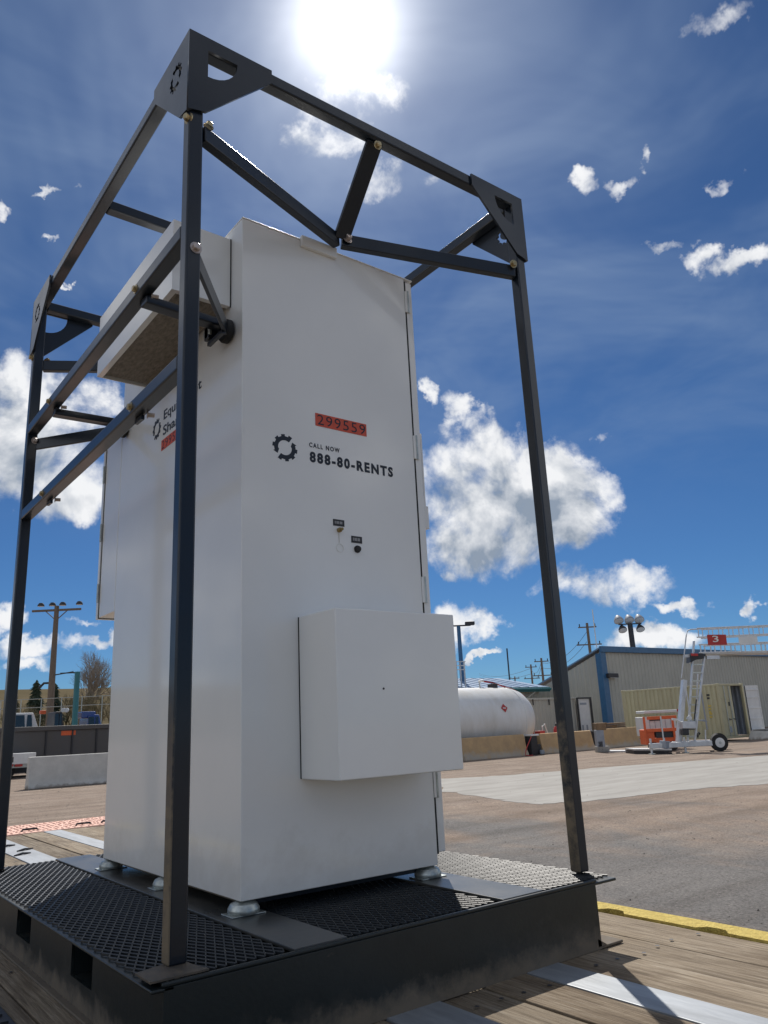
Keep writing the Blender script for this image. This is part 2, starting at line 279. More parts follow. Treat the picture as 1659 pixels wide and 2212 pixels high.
# ground: packed gravel and worn asphalt
def ground_mat():
    m = bpy.data.materials.new('gravel yard'); m.use_nodes = True; nt = m.node_tree; b = nt.nodes['Principled BSDF']; b.inputs['Roughness'].default_value = 0.92; b.inputs['Specular IOR Level'].default_value = 0.2
    geo = nt.nodes.new('ShaderNodeNewGeometry')
    def ns(scale, det=8, rg=0.6, st=(1,1,1), dist=0.0):
        mp = nt.nodes.new('ShaderNodeMapping'); mp.inputs[3].default_value = st; nt.links.new(geo.outputs['Position'], mp.inputs[0])
        n = nt.nodes.new('ShaderNodeTexNoise'); n.inputs['Scale'].default_value = scale; n.inputs['Detail'].default_value = det; n.inputs['Roughness'].default_value = rg; n.inputs['Distortion'].default_value = dist
        nt.links.new(mp.outputs[0], n.inputs['Vector']); return n.outputs[0]
    def ramp(src, stops):
        r = nt.nodes.new('ShaderNodeValToRGB'); nt.links.new(src, r.inputs[0]); e = r.color_ramp.elements
        while len(e) < len(stops): e.new(0.5)
        for k, (p, c) in enumerate(stops): e[k].position = p; e[k].color = (*c, 1)
        return r.outputs[0]
    def mix(fac, a, c, mode='MIX'):
        x = nt.nodes.new('ShaderNodeMix'); x.data_type = 'RGBA'; x.blend_type = mode
        for s, v in ((0, fac), (6, a), (7, c)):
            if isinstance(v, bpy.types.NodeSocket): nt.links.new(v, x.inputs[s])
            else: x.inputs[s].default_value = v if s == 0 else (*v, 1)
        return x.outputs[2]
    asph = ramp(ns(0.55, 9, 0.7), [(0.35, (0.135,0.128,0.122)), (0.6, (0.175,0.165,0.155))])
    dirt = ramp(ns(1.1, 9, 0.7), [(0.3, (0.20,0.15,0.115)), (0.7, (0.29,0.235,0.19))])
    sp = nt.nodes.new('ShaderNodeSeparateXYZ'); nt.links.new(geo.outputs['Position'], sp.inputs[0])
    far = nt.nodes.new('ShaderNodeVectorMath'); far.operation = 'LENGTH'; nt.links.new(geo.outputs['Position'], far.inputs[0])
    fr = nt.nodes.new('ShaderNodeMapRange'); fr.inputs[1].default_value = 9; fr.inputs[2].default_value = 19; nt.links.new(far.outputs['Value'], fr.inputs[0])
    pt = ns(0.28, 7, 0.6, (1.3,0.6,1), 0.6)
    am = nt.nodes.new('ShaderNodeMath'); am.operation = 'MULTIPLY_ADD'; nt.links.new(fr.outputs[0], am.inputs[0]); am.inputs[1].default_value = 0.30; nt.links.new(pt, am.inputs[2])
    fac = ramp(am.outputs[0], [(0.50, (0,0,0)), (0.66, (1,1,1))])
    c = mix(fac, asph, dirt)
    spk = ramp(ns(34, 3, 0.8), [(0.37, (0.50,0.48,0.47)), (0.46, (1,1,1)), (0.55, (1,1,1)), (0.64, (1.6,1.56,1.5))])
    c = mix(0.85, c, spk, 'MULTIPLY')
    spk2 = ramp(ns(12, 8, 0.85), [(0.38, (0.62,0.60,0.59)), (0.47, (1,1,1)), (0.54, (1,1,1)), (0.63, (1.30,1.28,1.25))])
    c = mix(0.8, c, spk2, 'MULTIPLY')
    tr = ramp(ns(0.8, 5, 0.55, (0.16,2.2,1)), [(0.36, (0.78,0.76,0.74)), (0.5, (1,1,1)), (0.66, (1.14,1.12,1.1))])
    c = mix(0.8, c, tr, 'MULTIPLY')
    nt.links.new(c, b.inputs['Base Color'])
    bp = nt.nodes.new('ShaderNodeBump'); bp.inputs['Strength'].default_value = 0.7; bp.inputs['Distance'].default_value = 0.03; nt.links.new(ns(26, 5, 0.75), bp.inputs['Height']); nt.links.new(bp.outputs[0], b.inputs['Normal'])
    return m
M['ground'] = ground_mat()
M['pad'] = mat('pale concrete pad', (0.33,0.315,0.285), 0.9, var=0.25, vscale=1.5, col2=(0.25,0.235,0.21), bump=0.2, bscale=12, detail=10, stretch=(0.35,1.6,1))
M['hill'] = mat('dry grass hill', (0.135,0.11,0.07), 1.0, spec=0.0, var=0.35, vscale=0.02, col2=(0.10,0.085,0.052), detail=10)

# ------------------------------------------------------------------ mesh helpers
def obj(name, verts, faces, m, parent=None, smooth=False):
    me = bpy.data.meshes.new(name); me.from_pydata([tuple(v) for v in verts], [], faces); me.update()
    return link(name, me, m, parent, smooth)
def link(name, me, m, parent=None, smooth=False):
    if m is not None and not me.materials: me.materials.append(m)
    if smooth:
        for p in me.polygons: p.use_smooth = True
    o = bpy.data.objects.new(name, me); COL.objects.link(o)
    if parent is not None: o.parent = parent
    return o
class MB:
    def __init__(s): s.v = []; s.f = []
    def box(s, a, b):
        n = len(s.v); (x0,y0,z0), (x1,y1,z1) = a, b
        s.v += [(x0,y0,z0),(x1,y0,z0),(x1,y1,z0),(x0,y1,z0),(x0,y0,z1),(x1,y0,z1),(x1,y1,z1),(x0,y1,z1)]
        s.f += [tuple(n+i for i in q) for q in ((0,3,2,1),(4,5,6,7),(0,1,5,4),(1,2,6,5),(2,3,7,6),(3,0,4,7))]; return s
    def bar(s, p, q, w, h=None, up=(0,0,1)):
        h = w if h is None else h; p, q = Vector(p), Vector(q); d = (q-p).normalized(); u = Vector(up)
        if abs(d.dot(u)) > 0.98: u = Vector((0,1,0))
        a = d.cross(u).normalized()*w/2; c = a.cross(d).normalized()*h/2; n = len(s.v)
        for o in (p, q): s.v += [o-a-c, o+a-c, o+a+c, o-a+c]
        s.f += [tuple(n+i for i in t) for t in ((3,2,1,0),(4,5,6,7),(0,1,5,4),(1,2,6,5),(2,3,7,6),(3,0,4,7))]; return s
    def tube(s, pts, r, k=8, cap=True):
        pts = [Vector(p) for p in pts]; rs = r if isinstance(r, (list, tuple)) else [r]*len(pts); n = len(s.v); prev = None
        for i, p in enumerate(pts):
            d = (pts[min(i+1, len(pts)-1)]-pts[max(i-1, 0)]).normalized()
            u = Vector((0,0,1)) if abs(d.z) < 0.95 else Vector((1,0,0))
            a = d.cross(u).normalized(); c = a.cross(d)
            for j in range(k):
                t = 2*math.pi*j/k; s.v.append(p+(a*math.cos(t)+c*math.sin(t))*rs[i])
        for i in range(len(pts)-1):
            for j in range(k):
                s.f.append((n+i*k+j, n+i*k+(j+1)%k, n+(i+1)*k+(j+1)%k, n+(i+1)*k+j))
        if cap: s.f += [tuple(n+j for j in range(k))[::-1], tuple(n+(len(pts)-1)*k+j for j in range(k))]
        return s
    def prism(s, poly, ext):     # poly: list of 3D points, ext: vector
        n = len(s.v); k = len(poly); e = Vector(ext); s.v += [Vector(p) for p in poly] + [Vector(p)+e for p in poly]
        s.f += [tuple(n+i for i in range(k))[::-1], tuple(n+k+i for i in range(k))] + [(n+i, n+(i+1)%k, n+k+(i+1)%k, n+k+i) for i in range(k)]; return s
    def lathe(s, prof, c, axis='z', k=16):
        n = len(s.v); c = Vector(c)
        for (r, h) in prof:
            for j in range(k):
                t = 2*math.pi*j/k; a, b_ = r*math.cos(t), r*math.sin(t)
                s.v.append(c+(Vector((a,b_,h)) if axis == 'z' else Vector((h,a,b_)) if axis == 'x' else Vector((b_,h,a))))
        for i in range(len(prof)-1):
            for j in range(k): s.f.append((n+i*k+j, n+i*k+(j+1)%k, n+(i+1)*k+(j+1)%k, n+(i+1)*k+j))
        s.f += [tuple(n+j for j in range(k))[::-1], tuple(n+(len(prof)-1)*k+j for j in range(k))]; return s
    def build(s, name, m, parent=None, bevel=0.0, smooth=False, seg=2):
        me = bpy.data.meshes.new(name); me.from_pydata([tuple(v) for v in s.v], [], s.f)
        bm = bmesh.new(); bm.from_mesh(me); bmesh.ops.recalc_face_normals(bm, faces=bm.faces)
        if bevel:
            es = [e for e in bm.edges if len(e.link_faces) == 2 and e.calc_face_angle(0) > 0.5]
            bmesh.ops.bevel(bm, geom=es, offset=bevel, offset_type='OFFSET', segments=seg, profile=0.5, affect='EDGES', clamp_overlap=True)
        bm.to_mesh(me); bm.free(); me.update()
        o = link(name, me, m, parent, False)
        if smooth or bevel:
            for p in me.polygons: p.use_smooth = True
            me.set_sharp_from_angle(angle=R_(35 if not bevel else 50))
            if bevel:
                wn = o.modifiers.new('flat faces', 'WEIGHTED_NORMAL'); wn.mode = 'FACE_AREA'; wn.weight = 100; wn.keep_sharp = True
        return o
def thing(name, label, cat, loc, group=None):
    o = bpy.data.objects.new(name, None); COL.objects.link(o); o.location = loc; o.empty_display_size = 0.2
    tag(o, label, cat, group); return o
def tag(o, label=None, cat=None, group=None, kind=None):
    if label: o['label'] = label
    if cat: o['category'] = cat
    if group: o['group'] = group
    if kind: o['kind'] = kind
    return o
def settle(root):
    """parts are built in world coordinates; keep them there under their root"""
    bpy.context.view_layer.update()
    inv = root.matrix_world.inverted()
    for c in root.children: c.matrix_parent_inverse = inv
def curve_mesh(splines, ext, name='m'):
    cu = bpy.data.curves.new(name, 'CURVE'); cu.dimensions = '2D'; cu.fill_mode = 'BOTH'; cu.extrude = ext/2
    for pts in splines:
        s = cu.splines.new('POLY'); s.points.add(len(pts)-1); s.use_cyclic_u = True
        for k, (x, y) in enumerate(pts): s.points[k].co = (x, y, 0, 1)
    o = bpy.data.objects.new(name, cu); COL.objects.link(o); bpy.context.view_layer.update()
    me = bpy.data.meshes.new_from_object(o.evaluated_get(bpy.context.evaluated_depsgraph_get()))
    bpy.data.objects.remove(o); bpy.data.curves.remove(cu); return me
def text_mesh(body, u0, u1, v0, v1, bold=0.0, ext=0.0008, space=1.0):
    cu = bpy.data.curves.new('t', 'FONT'); cu.body = body; cu.size = 1; cu.offset = bold; cu.extrude = 0.001; cu.space_character = space; cu.resolution_u = 3
    o = bpy.data.objects.new('t', cu); COL.objects.link(o); bpy.context.view_layer.update()
    me = bpy.data.meshes.new_from_object(o.evaluated_get(bpy.context.evaluated_depsgraph_get()))
    bpy.data.objects.remove(o); bpy.data.curves.remove(cu)
    xs = [v.co.x for v in me.vertices]; ys = [v.co.y for v in me.vertices]; ax, bx, ay, by = min(xs), max(xs), min(ys), max(ys)
    for v in me.vertices:
        v.co.x = u0+(v.co.x-ax)/(bx-ax)*(u1-u0); v.co.y = v0+(v.co.y-ay)/(by-ay)*(v1-v0); v.co.z = ext if v.co.z > 0 else 0
    return me
def to_front(me, y):      # (u,v,w) -> x=u, z=v, outwards -y
    for v in me.vertices: u, w, t = v.co; v.co = (u, y-t, w)
    me.update(); return me
def to_left(me, x):       # (u,v,w) -> u runs along -y ; outwards -x
    for v in me.vertices: u, w, t = v.co; v.co = (x-t, -u, w)
    me.update(); return me
def gear(cx, cy, r, teeth=5):
    """two toothed arc arrows chasing each other round a ring"""
    out = []
    for k in range(2):
        a0 = math.pi*k+0.95; span = math.pi-0.62; P = []
        n = teeth*2
        for i in range(n):
            rr = r if i % 2 == 0 else r*0.86
            for t in (i/n, (i+0.98)/n): a = a0+span*t; P.append((cx+rr*math.cos(a), cy+rr*math.sin(a)))
        a = a0+span; ri = r*0.55
        P += [(cx+r*0.98*math.cos(a), cy+r*0.98*math.sin(a)), (cx+r*0.76*math.cos(a+0.36), cy+r*0.76*math.sin(a+0.36)), (cx+r*0.5*math.cos(a), cy+r*0.5*math.sin(a))]
        for i in range(9, -1, -1): a = a0+span*i/10; P.append((cx+ri*math.cos(a), cy+ri*math.sin(a)))
        out.append(P)
    return out

GZ = -1.12            # yard level
DZ = -0.187           # top of the trailer deck

# ================================================================== SETTING
gm = MB(); S = 1400
gm.v = [(-S,-S,GZ),(S,-S,GZ),(S,S,GZ),(-S,S,GZ)]; gm.f = [(0,1,2,3)]
tag(gm.build('ground', M['ground']), kind='structure')
# concrete pad across the yard
pad = [onp(H8(*q), 2, GZ+0.05) for q in [(105,895),(400,880),(900,840),(1659,785)]]
pad += [Vector((60, 4, GZ+0.05)), Vector((40, -2, GZ+0.05))]
pad += [onp(H8(*q), 2, GZ+0.05) for q in [(1659,915),(1200,950),(790,1000),(560,1010),(350,985),(110,950)]]
# roughen the outline
def rough_outline(P, n, amp):
    out = []
    for i in range(len(P)):
        a, b = P[i], P[(i+1) % len(P)]
        for k in range(n):
            t = k/n; p = a.lerp(b, t)
            if k: p += Vector((random.uniform(-amp, amp), random.uniform(-amp, amp), 0))
            out.append(p)
    return out
pp = rough_outline(pad, 8, 0.12)
pm = MB(); pm.prism([Vector((p.x, p.y, GZ-0.05)) for p in pp], (0,0,0.056)); tag(pm.build('concrete_pad', M['pad']), kind='structure')
# hill
hm = MB(); nx, ny = 60, 10
for j in range(ny+1):
    for i in range(nx+1):
        t = i/nx; a = R_(-80+130*t); ra = 300+42*j
        prof = (1-(t-0.80)/0.14) if t > 0.80 else 1.0; prof = max(0.0, prof)
        h = (33+2.0*math.sin(t*9)+1.2*math.sin(t*31))*prof*math.sin(min(1, j/6)*math.pi/2)
        hm.v.append((ra*math.sin(a), ra*math.cos(a), GZ-0.5+h+(random.uniform(-0.3,0.3) if j else 0)))
for j in range(ny):
    for i in range(nx): q = j*(nx+1)+i; hm.f.append((q, q+1, q+nx+2, q+nx+1))
tag(hm.build('hill', M['hill'], smooth=True), kind='structure')
# loose stones
sm_ = MB()
for k in range(1100):
    d = 5.5*math.exp(random.random()*1.75); a = R_(random.uniform(-4, 70)); x, y = CAM.x+d*math.sin(a), CAM.y+d*math.cos(a)
    if x < 2.0 and y < 6.0: continue
    r = random.uniform(0.005, 0.013)*(1+0.04*d); n = len(sm_.v)
    for q in ((1,0,0),(-.6,.9,0),(-.5,-.8,0),(0.1,0.1,0.9)): sm_.v.append((x+q[0]*r*random.uniform(.6,1.2), y+q[1]*r, GZ+q[2]*r*random.uniform(.5,1)))
    sm_.f += [(n,n+1,n+3),(n+1,n+2,n+3),(n+2,n,n+3)]
tag(sm_.build('loose_stones', M['stone']), 'small loose stones scattered over the gravel yard', 'stones', kind='stuff')

# ================================================================== TRAILER
tr = thing('flatbed_trailer', 'flatbed trailer with weathered plank deck, steel strips and yellow side rail under the skid', 'trailer', (0.4, 0, GZ))
Y0, Y1 = -4.6, 4.95
planks = [(1.502,1.700),(1.335,1.498),(1.148,1.331),(0.864,1.014),(0.714,0.860),(0.392,0.541),(0.237,0.388),(0.082,0.233),(-0.073,0.078),(-0.116,-0.077),(-0.45,-0.284),(-0.62,-0.454),(-0.78,-0.624)]
for (a, b) in planks:
    dz = random.uniform(-0.004, 0.002)
    MB().box((a, Y0, DZ-0.045), (b, Y1, DZ+dz)).build('plank', M['wood'], tr, bevel=0.003, seg=1)
for (a, b, mm, nm) in [(1.018,1.144,'strip','steel_strip'),(0.545,0.710,'strip','steel_strip'),(-0.280,-0.120,'dkstrip','grip_strip')]:
    o = MB().box((a, Y0, DZ-0.045), (b, Y1, DZ+0.003)).build(nm, M[mm], tr, bevel=0.002, seg=1)
    if nm == 'grip_strip':
        g = MB()
        for k in range(140): y = Y0+0.03+k*0.0675; g.box((a+0.015, y, DZ+0.003), (b-0.015, y+0.02, DZ+0.009))
        tag(g.build('grip_bars', M['dkstrip'], tr), kind='stuff')
nl = MB()
for (a, b) in planks:
    for k in range(16):
        for t in (0.25, 0.75):
            if b-a < 0.1: continue
            x, y = a+(b-a)*t+random.uniform(-.006,.006), Y0+0.3+k*0.6+random.uniform(-.012,.012); n = len(nl.v)
            nl.v += [(x+0.007*math.cos(q*math.pi/3), y+0.007*math.sin(q*math.pi/3), DZ+0.0032) for q in range(6)]; nl.f.append(tuple(n+q for q in range(6)))
tag(nl.build('screw_heads', M['dark'], tr), kind='stuff')
# side rails, right one yellow with slots along its inner edge
def slot_rail(xi, xo, sgn, nm, mm):
    P = []; y = Y0
    sl_ = [0.252+0.378*k for k in range(-12, 13)]
    P.append((xi, Y0))
    for c in sl_:
        if c-0.06 < Y0 or c+0.06 > Y1: continue
        P += [(xi, c-0.055), (xi+sgn*0.030, c-0.030), (xi+sgn*0.034, c), (xi+sgn*0.030, c+0.030), (xi, c+0.055)]
    P += [(xi, Y1), (xo, Y1), (xo, Y0)]
    me = curve_mesh([P], 0.05); o = link(nm, me, M[mm], tr); o.location = (0, 0, DZ-0.019)
    return o
slot_rail(1.703, 1.795, 1, 'side_rail', 'yellow'); slot_rail(-0.783, -0.875, -1, 'side_rail', 'yellow')
MB().box((-0.85, Y0, DZ-0.10), (1.77, Y1, DZ-0.047)).build('deck_underside', M['trailer'], tr)
for x in (0.0, 0.9): MB().box((x-0.06, Y0, DZ-0.42), (x+0.06, Y1, DZ-0.102)).build('main_beam', M['trailer'], tr, bevel=0.004)
for y in (1.2, 2.1):
    for x in (-0.62, 1.52):
        w = MB().lathe([(0.20,-0.11),(0.33,-0.12),(0.37,-0.08),(0.37,0.08),(0.33,0.12),(0.20,0.11)], (x, y, GZ+0.37), 'x', 28).build('wheel', M['tyre'], tr, smooth=True)
        MB().lathe([(0.05,-0.125),(0.195,-0.112),(0.195,0.112),(0.05,0.125)], (x, y, GZ+0.37), 'x', 20).build('rim', M['white'], w, smooth=True)
# salmon ramp plate at the far end
rp = MB().box((-0.87, 4.96, DZ-0.06), (1.79, 5.63, DZ+0.006)).build('end_ramp', M['salmon'], tr, bevel=0.004)
k_ = MB()
for j in range(12):
    for i in range(58):
        x = -0.83+i*0.0455+random.uniform(-.009,.009); y = 4.99+j*0.054+random.uniform(-.012,.012); n = len(k_.v)
        for (r, z) in ((0.010, 0.006), (0.007, 0.011)):
            for t in range(6): a = t*math.pi/3; k_.v.append((x+r*math.cos(a), y+r*math.sin(a), DZ+z))
        k_.f += [tuple(n+6+t for t in range(6))]+[(n+t, n+(t+1)%6, n+6+(t+1)%6, n+6+t) for t in range(6)]
tag(k_.build('grip_studs', M['salmon'], rp), kind='stuff')
for x in (0.95, 1.35, 1.55):
    MB().tube([(x-0.06,5.08,DZ+0.004),(x-0.05,5.08,DZ+0.02),(x+0.05,5.08,DZ+0.02),(x+0.06,5.08,DZ+0.004)], 0.008, 6).build('chain_loop', M['dark'], rp)
for (x, y) in ((0.60,3.75),(0.66,3.95),(0.62,4.25)):
    MB().tube([(x-0.05,y-0.02,DZ+0.004),(x,y,DZ+0.012),(x+0.05,y+0.03,DZ+0.004)], 0.007, 6).build('tie_hook', M['dark'], tr)
settle(tr)

# ================================================================== SKID AND CAGE
sk = thing('skid_cage', 'black steel skid with mesh deck and bolted tube cage around the white cabinet', 'steel cage', (0.7, 0.95, DZ))
XL, XR, YB = 0.0, 1.34, 1.95
# left channel with fork pockets (real openings)
def left_web():
    outer = [(-YB, DZ+0.001), (-0.004, DZ+0.001), (-0.004, -0.017), (-YB, -0.017)]
    holes = []
    for (a, b) in ((0.492,0.668),(1.096,1.272)):
        holes.append([(-b,-0.118),(-a,-0.118),(-a,-0.042),(-b,-0.042)])
    me = curve_mesh([outer]+holes, 0.008)
    for v in me.vertices: u, w, t = v.co; v.co = (0.022-t, -u, w)
    return me
lw = link('side_channel', left_web(), M['skid'], sk)
MB().box((-0.022, 0.0, -0.016), (0.026, YB, -0.0085)).build('top_flange', M['skid'], lw, bevel=0.002, seg=1)
MB().box((0.0, 0.0, DZ), (0.04, YB, DZ+0.008)).build('bottom_flange', M['skid'], lw, bevel=0.002, seg=1)
for (a, b) in ((0.492,0.668),(1.096,1.272)):
    t = MB(); w = 0.005
    t.box((0.027,a-w,-0.118-w),(XR-0.01,b+w,-0.118)); t.box((0.027,a-w,-0.042),(XR-0.01,b+w,-0.042+w)); t.box((0.027,a-w,-0.118),(XR-0.01,a,-0.042)); t.box((0.027,b,-0.118),(XR-0.01,b+w,-0.042))
    t.build('fork_pocket', M['skid'], sk)
rw = MB().box((XR-0.012, 0.004, DZ+0.001), (XR-0.003, YB, -0.017)).build('side_channel', M['skid'], sk)
MB().box((XR-0.012, 0.002, -0.0165), (1.437, YB, -0.0085)).build('top_flange', M['skid'], rw, bevel=0.002, seg=1)
MB().box((XR-0.012, 0.002, DZ), (1.437, YB, DZ+0.008)).build('bottom_flange', M['skid'], rw, bevel=0.002, seg=1)
MB().prism([(XR-0.02, 0, DZ+0.03),(XR+0.02,0,DZ+0.0085),(XR-0.02,0,DZ+0.0085)], (0,1.9,0)).build('weld_fillet', M['skid'], rw)
MB().box((0.004, -0.0, DZ), (XR-0.004, 0.008, -0.009)).build('front_plate', M['skid'], sk, bevel=0.0015, seg=1)
MB().box((0.0, -0.001, -0.0085), (XR, 0.009, 0.0005)).build('front_edge', M['skid'], sk, bevel=0.002, seg=1)
MB().box((0.004, YB-0.01, DZ), (XR-0.004, YB, -0.009)).build('rear_plate', M['skid'], sk)
for x in (0.38, 1.04):
    MB().box((x-0.04, 0.01, DZ+0.01), (x+0.04, YB-0.01, -0.012)).build('inner_beam', M['skid'], sk)
for y in (0.45, 0.95, 1.45):
    MB().box((0.03, y-0.012, -0.035), (XR-0.015, y+0.012, -0.012)).build('cross_bar', M['skid'], sk)
# deck plates carrying the cabinet
for (a, b) in ((0.308,0.450),(0.960,1.118)):
    MB().box((a, 0.010, -0.006), (b, YB, 0.003)).build('deck_plate', M['deckplate'], sk, bevel=0.0015, seg=1)
# expanded metal bays
def expanded(x0, x1, y0, y1):
    S_, L_, hw, ht = 0.0232, 0.0520, 0.0016, 0.0024; V, F = [], []
    def strand(p, q):
        dx, dy = q[0]-p[0], q[1]-p[1]; l = math.hypot(dx, dy); nx_, ny_ = -dy/l*hw, dx/l*hw; n = len(V)
        tl = 0.0008 if dx > 0 else -0.0008
        for (x, y) in (p, q): V.extend([(x-nx_,y-ny_,-0.004-ht-tl),(x+nx_,y+ny_,-0.004-ht+tl),(x+nx_,y+ny_,-0.004+ht+tl),(x-nx_,y-ny_,-0.004+ht-tl)])
        F.extend([(n,n+1,n+5,n+4),(n+1,n+2,n+6,n+5),(n+2,n+3,n+7,n+6),(n+3,n,n+4,n+7)])
    i0, i1 = int(x0/S_)-1, int(x1/S_)+2; j0, j1 = int(y0/L_)-1, int(y1/L_)+2
    ins = lambda p: x0-0.004 <= p[0] <= x1+0.004 and y0-0.004 <= p[1] <= y1+0.004
    for j in range(j0, j1):
        for i in range(i0, i1):
            c = (i*S_, j*L_)
            for (dx, dy) in ((S_/2, L_/2), (S_/2, -L_/2), (-S_/2, L_/2), (-S_/2, -L_/2)):
                q = (c[0]+dx, c[1]+dy)
                if ins(c) and ins(q): strand(c, q)
    return V, F
for (a, b) in ((-0.018,0.306),(0.452,0.958),(1.120,1.428)):
    V, F = expanded(a, b, 0.008, YB); tag(obj('mesh_panel', V, F, M['mesh'], sk), kind='stuff')
PW = 0.0431
PX = {'l': (0.0438, 0.0438+PW), 'r': (1.3685, 1.4116)}; PY = {'f': (0.0806, 0.1225), 'b': (1.818, 1.860)}
ZT = 2.4512; ZB = ZT-PW
for (a, b) in (('l','f'),('r','f'),('l','b'),('r','b')):
    x, y = PX[a], PY[b]
    po = MB().box((x[0], y[0], 0.004), (x[1], y[1], ZT-0.002)).build('post', M['blk'], sk, bevel=0.006, seg=3)
    sx, sy = (-1 if a == 'l' else 1), (-1 if b == 'f' else 1)
    ox = -0.021 if a == 'l' else 1.436; oy = 0.0095 if b == 'f' else YB-0.001
    tri = [(ox, oy, 0.0012), (ox-sx*0.125, oy, 0.0012), (ox-sx*0.112, oy-sy*0.062, 0.0012), (ox-sx*0.112, oy-sy*0.114, 0.0012), (ox, oy-sy*0.085, 0.0012)]
    if a == 'l': MB().prism(tri, (0,0,0.004)).build('foot_plate', M['footp'], po)
def tube_part(nm, a, b): return MB().box(a, b).build(nm, M['blk'], sk, bevel=0.006, seg=3)
tube_part('top_rail', (PX['l'][1], PY['f'][0], ZB), (PX['r'][0], PY['f'][1], ZT))
tube_part('top_rail', (PX['l'][1], PY['b'][0], ZB), (PX['r'][0], PY['b'][1], ZT))
tube_part('top_rail', (PX['l'][0], PY['f'][1], ZB), (PX['l'][1], PY['b'][0], ZT))
tube_part('top_rail', (PX['r'][0], PY['f'][1], ZB), (PX['r'][1], PY['b'][0], ZT))
tube_part('cross_rail', (PX['l'][1], 0.945, ZB+0.001), (PX['r'][0], 0.988, ZT-0.001))
for z in (1.783, 1.391): tube_part('side_rail', (PX['l'][0], PY['f'][1], z), (PX['l'][1], PY['b'][0], z+PW))
# gussets: (u along rail from the outer corner, v down) with quarter-round window or gear cut-out
def gusset_outline(): return [(0,0),(0.270,0),(0.270,-0.048),(0.056,-0.266),(0,-0.279)]
def quarter(): 
    P = [(0.059,-0.046)]
    for k in range(9): a = k/8*math.pi/2; P.append((0.059+0.094*math.cos(a), -0.046-0.094*math.sin(a)))
    return P
TH = 0.008
def gusset(fn, cut):
    me = curve_mesh([gusset_outline()]+cut, TH)
    for v in me.vertices: v.co = fn(*v.co)
    bm = bmesh.new(); bm.from_mesh(me); bmesh.ops.recalc_face_normals(bm, faces=bm.faces); bm.to_mesh(me); bm.free()
    return link('gusset', me, M['blk'], sk)
ZG = ZT+0.0015; gearcut = gear(0.088, -0.10, 0.046)
xo, xi, yo, yi = PX['l'][0]-0.0005, PX['r'][1]+0.0005, PY['f'][0]-0.0005, PY['b'][1]+0.0005
gusset(lambda u,v,w: (xo-TH+u, yo-TH/2+w, ZG+v), [quarter()])
gusset(lambda u,v,w: (xi+TH-u, yo-TH/2+w, ZG+v), [quarter()])
gusset(lambda u,v,w: (xo-TH+u, yi+TH/2+w, ZG+v), [quarter()])
gusset(lambda u,v,w: (xi+TH-u, yi+TH/2+w, ZG+v), [quarter()])
gusset(lambda u,v,w: (xo-TH/2+w, yo+0.0006+u, ZG+v), gearcut)
gusset(lambda u,v,w: (xo-TH/2+w, yi-0.0006-u, ZG+v), gearcut)
gusset(lambda u,v,w: (xi+TH/2+w, yo+0.0006+u, ZG+v), gearcut)
gusset(lambda u,v,w: (xi+TH/2+w, yi-0.0006-u, ZG+v), gearcut)
# trusses holding the cabinet top, front and back
def bolt(p, ax, r=0.011, h=0.012, m='zinc', nm='bolt'):
    return MB().lathe([(r*1.5,0),(r*1.5,0.003),(r,0.0031),(r,h),(r*0.8,h+0.002)], p, ax, 6 if m == 'zinc' else 8).build(nm, M[m], sk)
def bolt_n(p, d, r=0.011, h=0.012, m='zinc', k=6):
    d = Vector(d).normalized(); p = Vector(p); b = MB()
    b.tube([p, p+d*0.003], r*1.55, 12); b.tube([p+d*0.003, p+d*h, p+d*(h+0.002)], [r, r, r*0.8], k)
    return b.build('bolt', M[m], sk)
def truss(yp, ya, s):
    ap = Vector((0.730, ya, 2.165))
    MB().bar((0.090, yp, 2.128), ap+Vector((-0.01,0,-0.004)), 0.030, 0.050).build('diagonal_brace', M['blk'], sk, bevel=0.004)
    MB().bar((1.366, yp, 2.118), ap+Vector((0.012,s*0.002,0.004)), 0.030, 0.050).build('diagonal_brace', M['blk'], sk, bevel=0.004)
    MB().bar((0.722, yp+s*0.004, ZB+0.002), ap+Vector((0,-s*0.016,0.0)), 0.062, 0.016, up=(0,1,0)).build('strut', M['blk'], sk, bevel=0.003)
    bolt_n(ap+Vector((0.022,-s*0.022,0.006)), (0,-s,0.25), 0.013, 0.016, 'steel'); bolt_n((0.722, yp-s*0.012, 2.385), (0,-s,-0.1), 0.010, 0.012)
    bolt_n((1.345, yp-s*0.018, 2.140), (-0.2,-s,-0.3), 0.010, 0.012)
    bolt_n((0.108, yp-s*0.005, 2.160), (0.2,-0.3*s,1), 0.010, 0.014)
truss(0.100, 0.352, 1); truss(1.840, 1.560, -1)
bolt_n((PX['l'][0]+0.004, PY['f'][0]+0.01, 2.155), (-1,-0.3,0), 0.011, 0.014); bolt_n((PX['l'][0], PY['b'][0]+0.02, 2.16), (-1,0,0), 0.011, 0.014)
bolt_n((0.072, PY['f'][0]+0.001, 1.739), (0,-1,0), 0.011, 0.012, 'steel', 8)
bolt_n((0.076, PY['b'][0]+0.001, 1.756), (0,-1,0), 0.010, 0.012, 'steel', 8)
